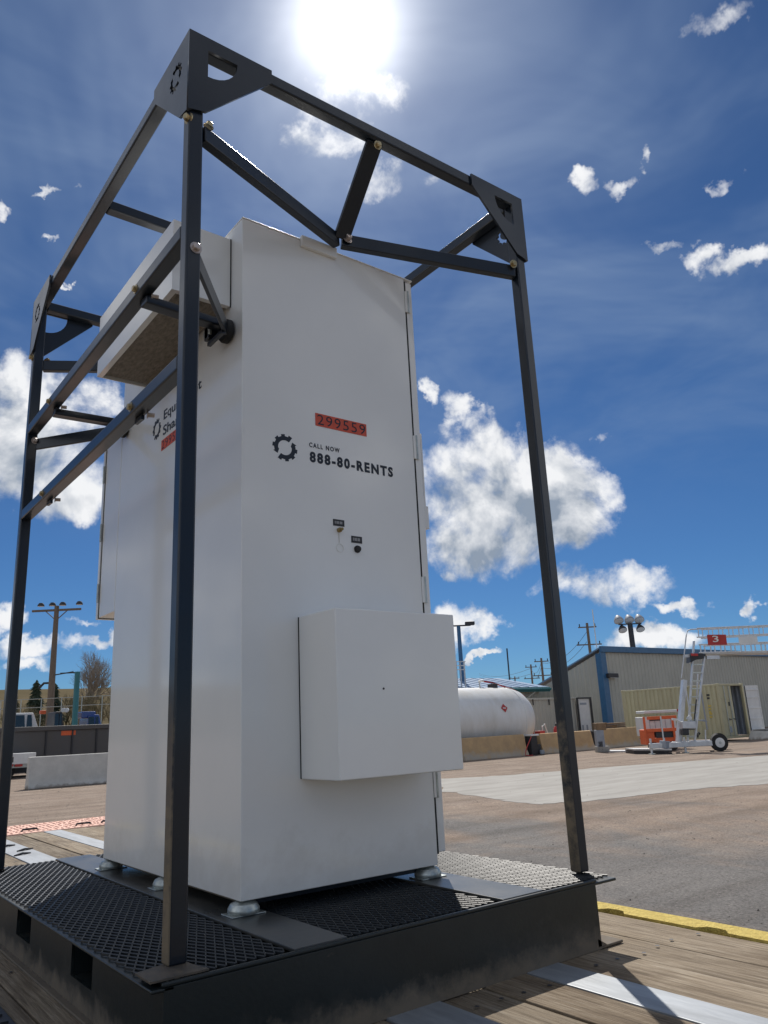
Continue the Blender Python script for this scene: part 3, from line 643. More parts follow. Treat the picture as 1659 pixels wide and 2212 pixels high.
# side stays from the cage to the cabinet flank
for (yr, yp, s) in ((0.470, 0.110, 1), (1.467, 1.830, -1)):
    MB().bar((0.066, yr-0.012*s, 1.765), (0.335, yr+0.004*s, 1.765), 0.045, 0.028).build('stay', M['blk'], sk, bevel=0.005)
    MB().bar((0.080, yp, 1.742), (0.332, yr-0.030*s, 1.742), 0.012, 0.052).build('stay', M['blk'], sk, bevel=0.003)
    MB().lathe([(0.036,0),(0.040,0.006),(0.040,0.022),(0.030,0.028)], (0.3355, yr+0.0, 1.748), 'x', 20).build('isolator_disc', M['rubber'], sk, smooth=True)
    MB().lathe([(0.020,0),(0.024,0.004),(0.024,0.010)], (0.300, yr+0.052, 1.752), 'x', 14).build('washer', M['galv'], sk, smooth=True)
    MB().bar((0.300, yr+0.05, 1.752), (0.336, yr+0.05, 1.752), 0.035, 0.05).build('clamp_block', M['blk'], sk, bevel=0.004)
    MB().bar((0.315, yr-0.05, 1.716), (0.315, yr+0.06, 1.716), 0.012, 0.012).build('clip', M['blk'], sk)
for z in (1.805, 1.4125):
    for y in (0.470, 1.467):
        bolt_n((PX['l'][0]+0.001, y, z), (-1,0,0), 0.0095, 0.010); 
        MB().bar((0.075, y-0.02, z-0.032), (0.075, y+0.035, z-0.030), 0.010, 0.014).build('clip', M['blk'], sk)
        bolt_n((PX['l'][1]-0.003, y-0.028, z-0.026), (1,-0.3,0), 0.007, 0.02, 'steel')
settle(sk)

# ================================================================== CABINET
cb = thing('equipment_cabinet', 'tall white steel equipment cabinet with orange number sticker on round feet', 'cabinet', (0.71, 0.95, 0.0))
CX0, CX1, CY0, CY1, CZ0, CZ1 = 0.3652, 1.0547, 0.3875, 1.5245, 0.0387, 2.1387
body = MB().box((CX0,CY0,CZ0),(CX1,CY1,CZ1)).build('body', M['cab'], cb, bevel=0.003)
MB().box((CX0-0.001,CY0-0.002,CZ1-0.001),(CX1+0.040,CY1+0.004,CZ1+0.004)).build('lid', M['cab'], cb, bevel=0.001, seg=1)
MB().box((0.588,0.372,2.108),(0.735,0.3872,2.150)).build('lifting_tab', M['cab'], cb, bevel=0.002)
# intake hood on the flank, open underneath with fibre filter
hx, hy0, hy1, hz0, hz1 = 0.159, 0.471, 1.228, 1.845, 2.102
h = MB(); w = 0.006
h.box((hx,hy0,hz0),(hx+w,hy1,hz1)); h.box((hx+w,hy0,hz0),(CX0-0.004,hy0+w,hz1)); h.box((hx+w,hy1-w,hz0),(CX0-0.004,hy1,hz1)); h.box((hx+w,hy0+w,hz1-w),(CX0-0.004,hy1-w,hz1))
hd = h.build('intake_hood', M['cab'], cb)
MB().box((hx+w+0.012,hy0+w+0.012,hz0+0.008),(CX0-0.008,hy1-w-0.012,hz0+0.05)).build('filter_mat', M['fibre'], hd)
lp = MB(); lp.box((hx+w,hy0+w,hz0),(hx+w+0.014,hy1-w,hz0+0.006)); lp.box((hx+w+0.014,hy0+w,hz0),(CX0-0.006,hy0+w+0.014,hz0+0.006)); lp.build('rim_lip', M['cab'], hd)
MB().box((CX0-0.004,hy0-0.001,hz0-0.002),(CX0-0.0005,hy0+0.003,hz1+0.001)).build('seal', M['gap'], hd)
# box on the front
fb = MB().box((0.555,0.182,0.333),(1.006,CY0-0.0025,0.803)).build('front_box', M['cab'], cb, bevel=0.004)
MB().box((0.5545,CY0-0.0025,0.334),(1.005,CY0-0.0002,0.802)).build('seal', M['gap'], fb)
MB().lathe([(0.0035,0),(0.003,-0.002)], (0.715,0.1822,0.575), 'y', 8).build('rivet', M['dark'], fb)
# right door slab, gap, hinges
MB().box((CX1,CY0+0.002,0.07),(CX1+0.007,CY1-0.002,2.13)).build('door_gap', M['gap'], cb)
dr = MB().box((CX1+0.007,CY0+0.001,0.075),(CX1+0.036,CY1-0.001,2.128)).build('right_door', M['cab'], cb, bevel=0.003)
for z in (2.04, 1.445, 0.92, 0.285):
    MB().box((CX1-0.001,CY0-0.004,z-0.045),(CX1+0.022,CY0+0.001,z+0.045)).build('hinge', M['cab'], dr, bevel=0.001, seg=1)
    MB().tube([(CX1+0.012,CY0-0.004,z-0.046),(CX1+0.012,CY0-0.004,z+0.046)], 0.004, 8).build('hinge_pin', M['galv'], dr)
lb = MB().box((CX1+0.036,CY0+0.018,1.150),(CX1+0.058,CY0+0.06,1.515)).build('latch_case', M['cab'], dr, bevel=0.002)
MB().box((CX1+0.058,CY0+0.020,1.150),(CX1+0.070,CY0+0.05,1.235)).build('latch', M['cab'], lb, bevel=0.002)
MB().box((CX1+0.0362,CY0+0.014,1.27),(CX1+0.046,CY0+0.0179,1.49)).build('latch_gap', M['gap'], lb)
# rear box with door
rb = MB().box((CX0+0.002,CY1+0.010,0.972),(CX1-0.002,1.735,1.760)).build('rear_box', M['cab'], cb, bevel=0.003)
MB().box((CX0+0.010,CY1,0.974),(CX1-0.010,CY1+0.010,1.758)).build('seal', M['gap'], rb)
MB().box((CX0+0.001,1.735,0.970),(CX1,1.740,1.762)).build('seal', M['gap'], rb)
MB().box((CX0-0.003,1.740,0.968),(CX1+0.004,1.762,1.764)).build('rear_door', M['cab'], rb, bevel=0.002)
for z in (1.62, 1.35, 1.08): MB().tube([(CX0-0.004,1.744,z-0.04),(CX0-0.004,1.744,z+0.04)], 0.005, 8).build('hinge', M['galv'], rb)
# lower sill under the body and isolating feet
MB().box((CX0+0.04,CY0+0.04,0.02),(CX1-0.04,CY1-0.04,CZ0)).build('base_frame', M['blk'], cb)
for (x, y) in ((0.388,0.415),(0.388,0.955),(0.388,1.495),(1.032,0.415),(1.032,0.955),(1.032,1.495)):
    ft = MB().lathe([(0.041,0.006),(0.043,0.010),(0.043,0.018),(0.036,0.030),(0.022,0.036),(0.010,0.0385)], (x,y,0), 'z', 24).build('foot', M['galv'], cb, smooth=True)
    MB().box((x-0.05,y-0.034,0.003),(x+0.05,y+0.034,0.0065)).build('foot_pad', M['galv'], ft, bevel=0.001, seg=1)
# printing on the front
FY = CY0-0.0004
def fprint(me, m, nm, parent=body): return link(nm, to_front(me, FY), m, parent)
stick = MB().box((0.634,FY-0.0009,1.4450),(0.8435,FY,1.4905)).build('number_sticker', M['orange'], cb)
me = text_mesh('299559', 0.642, 0.838, 1.4505, 1.4865, -0.004, 0.0006, 1.15); link('numerals', to_front(me, FY-0.0009), M['navy'], stick)
fprint(curve_mesh(gear(0.517, 1.345, 0.046, 4), 0.0006), M['navy'], 'gear_emblem', cb)
fprint(text_mesh('CALL NOW', 0.608, 0.728, 1.3645, 1.3810, 0.026, 0.0006, 1.35), M['navy'], 'lettering', cb)
fprint(text_mesh('888-80-RENTS', 0.609, 0.952, 1.3125, 1.3500, 0.046, 0.0006, 1.30), M['navy'], 'lettering', cb)
for (a, b, c, d) in ((0.693,0.737,1.108,1.130),(0.763,0.806,1.058,1.081)):
    tg = MB().box((a,FY-0.001,c),(b,FY,d)).build('name_tag', M['tag'], cb)
    for k in range(5):
        x = a+0.006+k*(b-a-0.012)/5; MB().box((x,FY-0.0014,c+0.007),(x+0.004+0.002*(k%2),FY-0.001,d-0.006)).build('tag_mark', M['tagmark'], tg)
MB().lathe([(0.008,0),(0.008,-0.010),(0.005,-0.011),(0.005,-0.022)], (0.7145,FY,1.094), 'y', 10).build('drain_fitting', M['brass'], cb)
MB().lathe([(0.0125,0),(0.0125,-0.004),(0.009,-0.012),(0.004,-0.012)], (0.785,FY,1.037), 'y', 12).build('socket_plug', M['rubber'], cb)
rg = MB(); rg.tube([(0.7165+0.0135*math.cos(t*math.pi/12), FY-0.0012, 1.035+0.0135*math.sin(t*math.pi/12)) for t in range(25)], 0.0011, 5, False); rg.build('sight_ring', M['cab'], cb)
MB().box((0.7138,FY-0.0003,1.052),(0.7150,FY,1.084)).build('rust_streak', M['brass'], cb)
# printing on the flank
LX = CX0-0.0004
def lprint(me, m, nm, par): return link(nm, to_left(me, LX), m, par)
lprint(text_mesh('Equipment', -1.045, -0.698, 1.6285, 1.679, 0.012, 0.0006), M['navy'], 'lettering', cb)
lprint(text_mesh('Share', -1.048, -0.855, 1.5765, 1.6165, 0.018, 0.0006), M['navy'], 'lettering', cb)
lprint(curve_mesh(gear(-1.115, 1.627, 0.043, 5), 0.0006), M['navy'], 'gear_emblem', cb)
s2 = MB().box((LX-0.0009,0.852,1.5180),(LX,1.060,1.5600)).build('number_sticker', M['orange'], cb)
link('numerals', to_left(text_mesh('299559', -1.053, -0.858, 1.5225, 1.5555, -0.012, 0.0006, 1.15), LX-0.0009), M['navy'], s2)
settle(cb)

# ================================================================== FAR YARD, RIGHT
def jersey(nm, label, x0, x1, y, hgt, m, grp, dz=0.0):
    # profile across y (faces -y), closed prism along x
    P = [(-0.30,0),(-0.30,0.08),(-0.20,0.30),(-0.09,hgt-0.03),(-0.06,hgt),(0.06,hgt),(0.09,hgt-0.03),(0.20,0.30),(0.30,0.08),(0.30,0)]
    o = MB().prism([(x0, y+0.3+a, GZ+b) for a, b in P], (x1-x0,0,0)).build(nm, m, None, bevel=0.02, seg=2)
    for vx in o.data.vertices: vx.co += Vector((random.uniform(-.006,.006), random.uniform(-.006,.006), random.uniform(-.008,.008)))
    tag(o, label, 'barrier', grp); return o
jersey('concrete_barrier', 'tan concrete barrier directly in front of the white fuel tank', 22.32, 26.15, 23.55, 0.92, M['conc'], 'tan concrete barriers in the yard')
jersey('concrete_barrier', 'tan concrete barrier partly behind the right cage post', 27.10, 30.75, 23.50, 0.90, M['conc'], 'tan concrete barriers in the yard')
jersey('concrete_barrier', 'tan concrete barrier behind the orange lift machine', onp(b3(345,1000),1,23.7).x, onp(b3(345,1000),1,23.7).x+3.8, 23.7, 0.92, M['conc'], 'tan concrete barriers in the yard')
jersey('concrete_barrier', 'pale concrete barrier seen left of the white cabinet', 6.45, 9.9, 28.6, 1.08, M['wconc'], None)
# fuel tank
tk = thing('fuel_tank', 'large white horizontal cylindrical fuel tank with red diamond sign', 'tank', (23.5, 25.75, GZ))
tc_, tr_ = Vector((0, 25.75, 0.475)), 1.50
prof = [(0.05,18.3),(0.9,18.45),(1.35,18.8),(1.5,19.4),(1.5,26.95),(1.47,27.2),(1.38,27.55),(1.2,27.85),(0.9,28.05),(0.5,28.15),(0.02,28.18)]
MB().lathe([(r_, x_) for r_, x_ in prof], (0, tc_.y, tc_.z), 'x', 64).build('shell', M['tank'], tk, smooth=True)
MB().lathe([(1.502,26.93),(1.512,26.94),(1.512,26.99),(1.502,27.0)], (0, tc_.y, tc_.z), 'x', 64).build('weld_band', M['tank'], tk, smooth=True)
a_ = math.asin((0.98-tc_.z)/1.51); yd = tc_.y-1.51*math.cos(a_)
nrm_ = Vector((0,-math.cos(a_),math.sin(a_))); up_ = Vector((0,math.sin(a_),math.cos(a_)))
c_ = Vector((25.62, yd, 0.98)); s_ = 0.20; rt = Vector((1,0,0))
sg = MB().prism([c_+rt*s_, c_+up_*s_, c_-rt*s_, c_-up_*s_], nrm_*0.012).build('diamond_sign', M['red'], tk)
MB().prism([c_+rt*s_*0.45+up_*0.012+nrm_*0.0125, c_+up_*0.03-rt*s_*0.45+nrm_*0.0125, c_-rt*s_*0.45-up_*0.025+nrm_*0.0125, c_+rt*s_*0.45-up_*0.03+nrm_*0.0125], nrm_*0.003).build('sign_mark', M['white'], sg)
MB().tube([(25.5,25.7,1.95),(25.5,25.7,2.28),(25.75,25.7,2.3)], 0.07, 8).build('vent_pipe', M['white'], tk)
MB().tube([(25.7,25.7,2.27),(26.3,25.7,2.22),(26.8,25.6,2.06),(27.3,25.3,1.85),(27.75,25.0,1.5)], 0.035, 6).build('fuel_pipe', M['red'], tk)
MB().box((26.2,25.5,1.95),(26.5,25.9,2.15)).build('hatch', M['dark'], tk, bevel=0.02)
for x in (20.2, 25.4): MB().box((x-0.2,24.6,GZ),(x+0.2,26.9,GZ+0.45)).build('saddle', M['white'], tk)
MB().box((28.1,25.2,-0.55),(28.4,25.5,0.1)).build('valve_box', M['red'], tk, bevel=0.03)
MB().box((28.15,25.15,-0.15),(28.35,25.19,0.0)).build('valve_face', M['dark'], tk)
settle(tk)
# fuel pump with hose
fp = thing('fuel_pump', 'dark fuel pump with looping hose between two tan barriers', 'pump', (26.7, 23.6, GZ))
MB().box((26.32,23.5,GZ),(26.72,23.9,GZ+0.82)).build('pump_body', M['dark'], fp, bevel=0.03)
MB().box((26.28,23.45,GZ+0.82),(26.80,23.95,GZ+0.90)).build('pump_top', M['white'], fp, bevel=0.02)
MB().box((26.75,23.55,GZ),(27.0,23.85,GZ+0.45)).build('motor', M['dark'], fp, bevel=0.05)
MB().lathe([(0.09,0),(0.11,0.02),(0.11,0.16),(0.09,0.18)], (26.85,23.4,GZ+0.02), 'z', 12).build('bucket', M['greyblue'], fp)
hp = [(26.25,23.42,GZ+0.80),(26.0,23.32,GZ+0.62),(25.75,23.24,GZ+0.42),(25.58,23.2,GZ+0.2),(25.5,23.15,GZ+0.05),(25.62,23.05,GZ+0.03),(25.8,23.0,GZ+0.03)]
MB().tube(hp, 0.022, 7).build('hose', M['red'], fp, smooth=True)
settle(fp)
# grey store container with notices behind the barriers
def corr(mb, o, du, length, z0, z1, pitch, depth, nrm):
    """trapezoid corrugated sheet from point o along du"""
    o, du, nrm = Vector(o), Vector(du).normalized(), Vector(nrm).normalized(); n0 = len(mb.v); pts = []
    k = max(1, int(round(length/pitch))); st = length/k
    for i in range(k):
        for t, dd in ((0,0),(0.30,0),(0.42,1),(0.88,1)): pts.append(o+du*(i*st+t*st)+nrm*depth*dd)
    pts.append(o+du*length)
    for p in pts: mb.v += [Vector((p.x,p.y,z0)), Vector((p.x,p.y,z1))]
    for i in range(len(pts)-1): a = n0+2*i; mb.f.append((a, a+2, a+3, a+1))
    return mb
st_ = thing('storage_container', 'pale grey corrugated storage container with paper notices behind the barriers', 'container', (32, 28, GZ))
p0, p1 = onp(b2(868,1145), 1, 26.9), onp(b3(108,750), 1, 26.9); zt = p0.z
wall_ = MB(); corr(wall_, (p0.x,26.9,0), (1,0,0), p1.x-p0.x, GZ, zt-0.1, 0.28, 0.035, (0,1,0)); wall_.build('corrugated_wall', M['clad'], st_)
MB().box((p0.x-0.05,26.86,zt-0.1),(p1.x+0.05,26.96,zt)).build('top_rail', M['clad'], st_, bevel=0.01)
MB().box((p0.x,26.97,GZ),(p1.x+1.3,29.3,zt-0.02)).build('container_shell', M['clad'], st_)
for q in (970, 1170):
    hk = onp(b2(q,1150), 1, 26.85); MB().bar((hk.x,26.85,hk.z-0.02),(hk.x,26.85,hk.z-0.32), 0.05, 0.04).build('hook', M['dark'], st_)
d0, d1 = onp(b3(118,755), 1, 26.86), onp(b3(222,750), 1, 26.86)
dp = MB().box((d0.x,26.80,GZ+0.15),(d1.x-0.1,26.86,zt-0.12)).build('notice_door', M['white'], st_, bevel=0.01)
fm = MB(); fm.box((p1.x-0.02,26.72,zt-0.11),(d1.x+0.05,26.79,zt-0.02)); fm.box((d1.x-0.06,26.72,GZ),(d1.x+0.05,26.79,zt-0.11)); fm.box((p1.x-0.02,26.72,GZ),(p1.x+0.08,26.79,zt-0.11)); fm.build('door_frame', M['dark'], st_, bevel=0.01)
dw = d1.x-0.1-d0.x
for (u0,u1,z0,z1,mm) in ((0.08,0.9,0.52,0.95,'white'),(0.2,0.75,0.86,0.91,'dark'),(0.08,0.9,0.08,0.48,'white'),(0.2,0.32,0.14,0.40,'dark'),(0.55,0.68,0.2,0.40,'dark')):
    hh = zt-0.3-GZ; k = 0.02 if mm == 'dark' else 0.012
    MB().box((d0.x+u0*dw,26.80-k,GZ+0.2+z0*hh),(d0.x+u1*dw,26.799,GZ+0.2+z1*hh)).build('notice', M['greyblue'] if mm == 'dark' else M['white'], dp)
settle(st_)
# red canisters and bits on the barrier line
cn = thing('gas_canister', 'red gas canister with black cap standing behind the second tan barrier', 'canister', (29.3, 24.6, GZ))
MB().lathe([(0.14,0),(0.16,0.03),(0.16,1.0),(0.12,1.12),(0.05,1.18)], (29.45,24.7,GZ), 'z', 14).build('bottle', M['red'], cn, smooth=True)
MB().lathe([(0.05,1.18),(0.06,1.2),(0.06,1.3),(0.03,1.32)], (29.45,24.7,GZ), 'z', 8).build('cap', M['dark'], cn)
settle(cn)
hr = thing('hose_cart', 'small red and white wheeled cart beside the red canister', 'cart', (28.6, 24.7, GZ))
MB().tube([(28.45,24.7,GZ+0.2),(28.45,24.7,GZ+1.2),(28.62,24.7,GZ+1.3),(28.8,24.7,GZ+0.85)], 0.03, 6).build('cart_handle', M['white'], hr)
MB().box((28.1,24.55,GZ+0.7),(28.45,24.9,GZ+1.0)).build('cart_tray', M['red'], hr, bevel=0.02)
MB().lathe([(0.05,-0.04),(0.13,-0.04),(0.13,0.04),(0.05,0.04)], (28.45,24.6,GZ+0.13), 'y', 14).build('cart_wheel', M['tyre'], hr)
MB().box((28.2,24.6,GZ+0.1),(28.3,24.8,GZ+0.7)).build('cart_post', M['white'], hr)
settle(hr)
# low building with blue roof and teal fascia
lo = thing('low_building', 'low beige building with blue metal roof and teal fascia behind the tank', 'building', (38, 42, GZ))
q0, q1 = onp(b2(40,985), 1, 38), onp(b2(1175,1010), 1, 38); zr = q1.z
lx0, lx1 = q0.x-8, q1.x
lwall = MB(); corr(lwall, (lx0,38.5,0), (1,0,0), lx1-0.6-lx0, GZ, zr-0.25, 0.35, 0.03, (0,1,0)); lwall.build('wall', M['clad'], lo)
MB().box((lx0,38.56,GZ),(lx1-0.6,47,zr-0.3)).build('shell', M['clad'], lo)
MB().box((lx0,37.9,zr-0.28),(lx1,38.05,zr+0.05)).build('fascia', M['teal'], lo, bevel=0.03)
MB().tube([(lx0,37.86,zr-0.1),(lx1,37.86,zr-0.1)], 0.09, 8).build('gutter', M['teal'], lo, smooth=True)
MB().tube([(lx1-1.6,37.95,zr-0.3),(lx1-2.3,38.2,zr-0.75),(lx1-2.3,38.42,zr-1.0)], 0.06, 6).build('downpipe', M['clad'], lo)
rf = MB().prism([(lx0,37.95,zr+0.06),(lx0,43,zr+1.05),(lx0,48,zr+0.06)], (lx1-0.05-lx0,0,0)).build('roof', M['broof'], lo)
for k in range(int((lx1-lx0)/0.9)):
    x = lx0+0.4+k*0.9; MB().bar((x,37.97,zr+0.075),(x,43.0,zr+1.065), 0.05, 0.05).build('roof_rib', M['broof'], rf)
mp_ = onp(b2(680,900), 1, 43); MB().tube([(mp_.x,43,zr+0.9),(mp_.x,43,zr+3.4)], 0.06, 6).build('roof_mast', M['dark'], lo)
settle(lo)
# big shed
bs = thing('steel_building', 'large beige corrugated steel building with blue corner trim and sloping roof', 'building', (55, 40, GZ))
c0 = W(e2(75,310), 56.0); ez = c0.z; Lb, La = 42.0, 20.0; drop = 0.36
wl = MB(); corr(wl, (c0.x,c0.y,0), (1,0,0), Lb, GZ, ez-0.35, 0.42, 0.045, (0,1,0)); wl.build('front_wall', M['clad'], bs)
# gable flank: corrugated, top falls away with the roof
fl = MB(); n = int(La/0.42); pts = []
for i in range(n):
    for t, dd in ((0,0),(0.3,0),(0.42,1),(0.88,1)): pts.append((c0.y+(i+t)*0.42, dd*0.045))
for (y, dd) in pts: zt_ = max(GZ+2.4, ez-0.3-drop*(y-c0.y)); fl.v += [Vector((c0.x+dd,y,GZ)), Vector((c0.x+dd,y,zt_))]
for i in range(len(pts)-1): fl.f.append((2*i, 2*i+1, 2*i+3, 2*i+2))
fl.build('flank_wall', M['clad'], bs)
yb_ = c0.y+(ez-0.3-(GZ+2.4))/drop
MB().prism([(c0.x-0.1,c0.y-0.15,ez-0.05),(c0.x-0.1,c0.y-0.15,ez+0.05),(c0.x-0.1,yb_,ez+0.05-drop*(yb_-c0.y)),(c0.x-0.1,yb_,ez-0.05-drop*(yb_-c0.y))], (Lb,0,0)).build('roof', M['broof'], bs)
MB().box((c0.x-0.12,c0.y-0.2,ez-0.34),(c0.x+Lb,c0.y-0.02,ez+0.08)).build('eave_trim', M['blue'], bs, bevel=0.02)
MB().box((c0.x-0.14,c0.y-0.1,GZ),(c0.x+0.45,c0.y-0.005,ez-0.3)).build('corner_trim', M['blue'], bs)
MB().box((c0.x-0.10,c0.y-0.004,GZ),(c0.x-0.01,c0.y+0.4,ez-0.42)).build('corner_trim', M['blue'], bs)
vp = onp(e2(178,577), 1, c0.y-0.05); vt = MB().box((vp.x-0.55,c0.y-0.35,vp.z-0.15),(vp.x+0.55,c0.y-0.06,vp.z+0.15)).build('wall_lamp', M['dark'], bs, bevel=0.05)
MB().box((vp.x-0.4,c0.y-0.36,vp.z-0.17),(vp.x+0.4,c0.y-0.30,vp.z-0.152)).build('lamp_lens', M['lens'], vt)
an = W(e2(78,295), 56.3); MB().tube([(an.x,an.y+0.3,ez-0.1),(an.x,an.y+0.3,W(e2(60,0),56.3).z+0.4)], 0.035, 5).build('aerial', M['white'], bs)
settle(bs)
# cream shipping container, one door open
cc = thing('shipping_container', 'cream shipping container with one door open beside the mobile stairs', 'container', (39.3, 24, GZ))
X0, X1, YA, YC, Z1 = 38.09, 40.53, 21.07, 27.13, GZ+2.9; Zb = GZ+0.12
w_ = MB(); corr(w_, (X0+0.05,YA+0.1,0), (0,1,0), YC-YA-0.2, Zb+0.12, Z1-0.1, 0.27, 0.045, (-1,0,0)); w_.build('side_wall', M['cream'], cc)
w_ = MB(); corr(w_, (X1-0.05,YA+0.1,0), (0,1,0), YC-YA-0.2, Zb+0.12, Z1-0.1, 0.27, 0.045, (1,0,0)); w_.build('side_wall', M['greyblue'], cc)
MB().box((X0+0.08,YC-0.06,Zb+0.1),(X1-0.08,YC-0.02,Z1-0.1)).build('end_wall', M['cream'], cc)
MB().box((X0+0.05,YA+0.05,Z1-0.06),(X1-0.05,YC-0.05,Z1-0.02)).build('roof', M['cream'], cc)
MB().box((X0+0.05,YA+0.05,Zb),(X1-0.05,YC-0.05,Zb+0.1)).build('floor', M['dark'], cc)
for x in (X0, X1-0.13):
    for y in (YA, YC-0.13):
        po = MB().box((x,y,Zb),(x+0.13,y+0.13,Z1-0.02)).build('corner_post', M['cream'], cc, bevel=0.01)
        for z in (Zb-0.02, Z1-0.12): MB().box((x-0.012,y-0.012,z),(x+0.142,y+0.142,z+0.13)).build('corner_casting', M['cream'], po, bevel=0.015)
for (a, b) in (((X0+0.13,YA,Z1-0.12),(X1-0.13,YA+0.1,Z1-0.021)),((X0+0.13,YA,Zb),(X1-0.13,YA+0.1,Zb+0.12)),((X0,YA+0.13,Z1-0.11),(X0+0.08,YC-0.13,Z1-0.015)),((X0,YA+0.13,Zb),(X0+0.08,YC-0.13,Zb+0.13)),((X1-0.08,YA+0.13,Z1-0.11),(X1,YC-0.13,Z1-0.015))):
    MB().box(a, b).build('edge_rail', M['cream'], cc, bevel=0.01)
dl = MB().box((X0+0.14,YA+0.015,Zb+0.13),(X0+1.20,YA+0.065,Z1-0.13)).build('closed_door', M['cream'], cc, bevel=0.01)
for z in (0.75, 1.45, 2.1): MB().box((X0+0.17,YA-0.005,GZ+z),(X0+1.17,YA+0.014,GZ+z+0.06)).build('door_rib', M['cream'], dl)
for x in (0.45, 0.9):
    MB().tube([(X0+x,YA-0.03,Zb+0.12),(X0+x,YA-0.03,Z1-0.12)], 0.022, 8).build('lock_rod', M['galv'], dl)
    MB().bar((X0+x,YA-0.04,GZ+1.1),(X0+x+0.28,YA-0.04,GZ+1.06), 0.03, 0.05).build('lock_handle', M['dark'], dl)
MB().box((X0+0.75,YA-0.008,GZ+1.75),(X0+0.86,YA+0.012,GZ+1.95)).build('door_plate', M['dark'], dl)
MB().box((X0+0.52,YA-0.008,GZ+0.42),(X0+0.72,YA+0.012,GZ+0.72)).build('door_plate', M['greyblue'], dl)
dang = R_(-8); hx_ = X1-0.05
od = bpy.data.objects.new('open_door', MB().box((0,-0.025,Zb+0.13),(1.12,0.025,Z1-0.13)).build('tmp', M['white']).data); bpy.data.objects.remove(bpy.data.objects['tmp'])
COL.objects.link(od); od.parent = cc; od.location = (hx_, YA-0.06, 0); od.rotation_euler = (0,0,dang)
for z in (0.45, 1.0, 1.55, 2.1, 2.5):
    rr_ = MB().box((0.05,-0.055,GZ+z),(1.09,-0.026,GZ+z+0.09)).build('door_rib', M['white'], od, bevel=0.01)
MB().box((1.05,-0.045,Zb+0.14),(1.115,-0.0255,Z1-0.14)).build('door_edge', M['white'], od); MB().box((0.0,-0.045,Zb+0.14),(0.045,-0.0255,Z1-0.14)).build('gasket', M['gap'], od)
MB().box((X0+1.3,YA+0.6,Zb+0.1),(X1-0.3,YA+1.4,Zb+0.65)).build('inner_crate', M['dark'], cc)
for (z, n_) in ((2.30,2),(1.75,3),(1.35,2)):      # faded marks on the flank
    for k in range(n_): MB().box((X0-0.012,YA+0.55+0.02*k,GZ+z-0.16*k),(X0-0.002,YA+0.72,GZ+z-0.16*k+0.09)).build('stencil_mark', M['yellow'] if z < 2 else M['dark'], cc)
settle(cc)
sb_ = thing('concrete_block', 'grey concrete ramp block on the ground before the open container door', 'block', (40.5,20.2,GZ))
MB().prism([(39.5,20.7,GZ),(39.5,19.6,GZ),(39.7,19.7,GZ+0.42),(39.7,20.6,GZ+0.46)], (2.6,0,0)).build('block', M['wconc'], sb_, bevel=0.03)
MB().box((39.75,19.75,GZ+0.46),(42.0,20.5,GZ+0.5)).build('block_cap', M['pad'], sb_, bevel=0.02); settle(sb_)

# mobile stair platform
ms = thing('mobile_stairs', 'white and aluminium wheeled access stairs with long railed platform at the right edge', 'stairs', (28.2, 16.4, GZ))
DEP = 32.2
HR = Vector((HF.y, -HF.x, 0))
def E(x, y, off=0.0): return W(e2(x, y), DEP+off)
def tubes(nm, lst, r, m, par=ms, k=8):
    b = MB()
    for pts in lst: b.tube([E(*p) for p in pts], r, k)
    return b.build(nm, m, par, smooth=True)
def single(nm, a, b, r, m, par=ms): return MB().tube([E(*a), E(*b)], r, 8).build(nm, m, par, smooth=True)
zb = GZ+0.32
bl0, bl1 = E(545,1250), E(1165,1250)
ch = MB().bar((bl0.x,bl0.y,zb),(bl1.x,bl1.y,zb), 0.18, 0.2).build('chassis_beam', M['alu'], ms, bevel=0.02)
bo0, bo1 = E(760,1250,1.3), E(1165,1250,1.3)
MB().bar((bo0.x,bo0.y,zb),(bo1.x,bo1.y,zb), 0.16, 0.18).build('chassis_beam', M['alu'], ms, bevel=0.02)
for x in (780, 1100): a, b = E(x,1250), E(x,1250,1.3); MB().bar((a.x,a.y,zb),(b.x,b.y,zb), 0.12, 0.12).build('chassis_cross', M['alu'], ms)
for off in (0.0, 1.3):
    wc = E(1205,1245,off); wc.z = GZ+0.33; b = MB(); ax = -HF
    b.tube([wc+ax*0.1, wc+ax*0.085, wc-ax*0.085, wc-ax*0.1], [0.27,0.33,0.33,0.27], 24); wo = b.build('wheel', M['tyre'], ms, smooth=True)
    MB().tube([wc+ax*0.108, wc+ax*0.10], [0.15,0.19], 18).build('hub', M['white'], wo, smooth=True)
    MB().tube([wc+ax*0.125, wc+ax*0.109], [0.04,0.05], 10).build('hub_cap', M['galv'], wo)
# jack legs
for x in (560, 690, 880):
    p = E(x,1250); MB().tube([(p.x,p.y,GZ+0.02),(p.x,p.y,GZ+0.6)], 0.045, 8).build('jack_leg', M['alu'], ms); MB().tube([(p.x,p.y,GZ),(p.x,p.y,GZ+0.03)], 0.14, 10).build('jack_foot', M['galv'], ms)
single('jack_mast', (685,1240), (648,960), 0.03, M['alu'])
MB().bar(E(690,1190), E(690,1260), 0.32, 0.3).build('winch_box', M['greyblue'], ms, bevel=0.02)
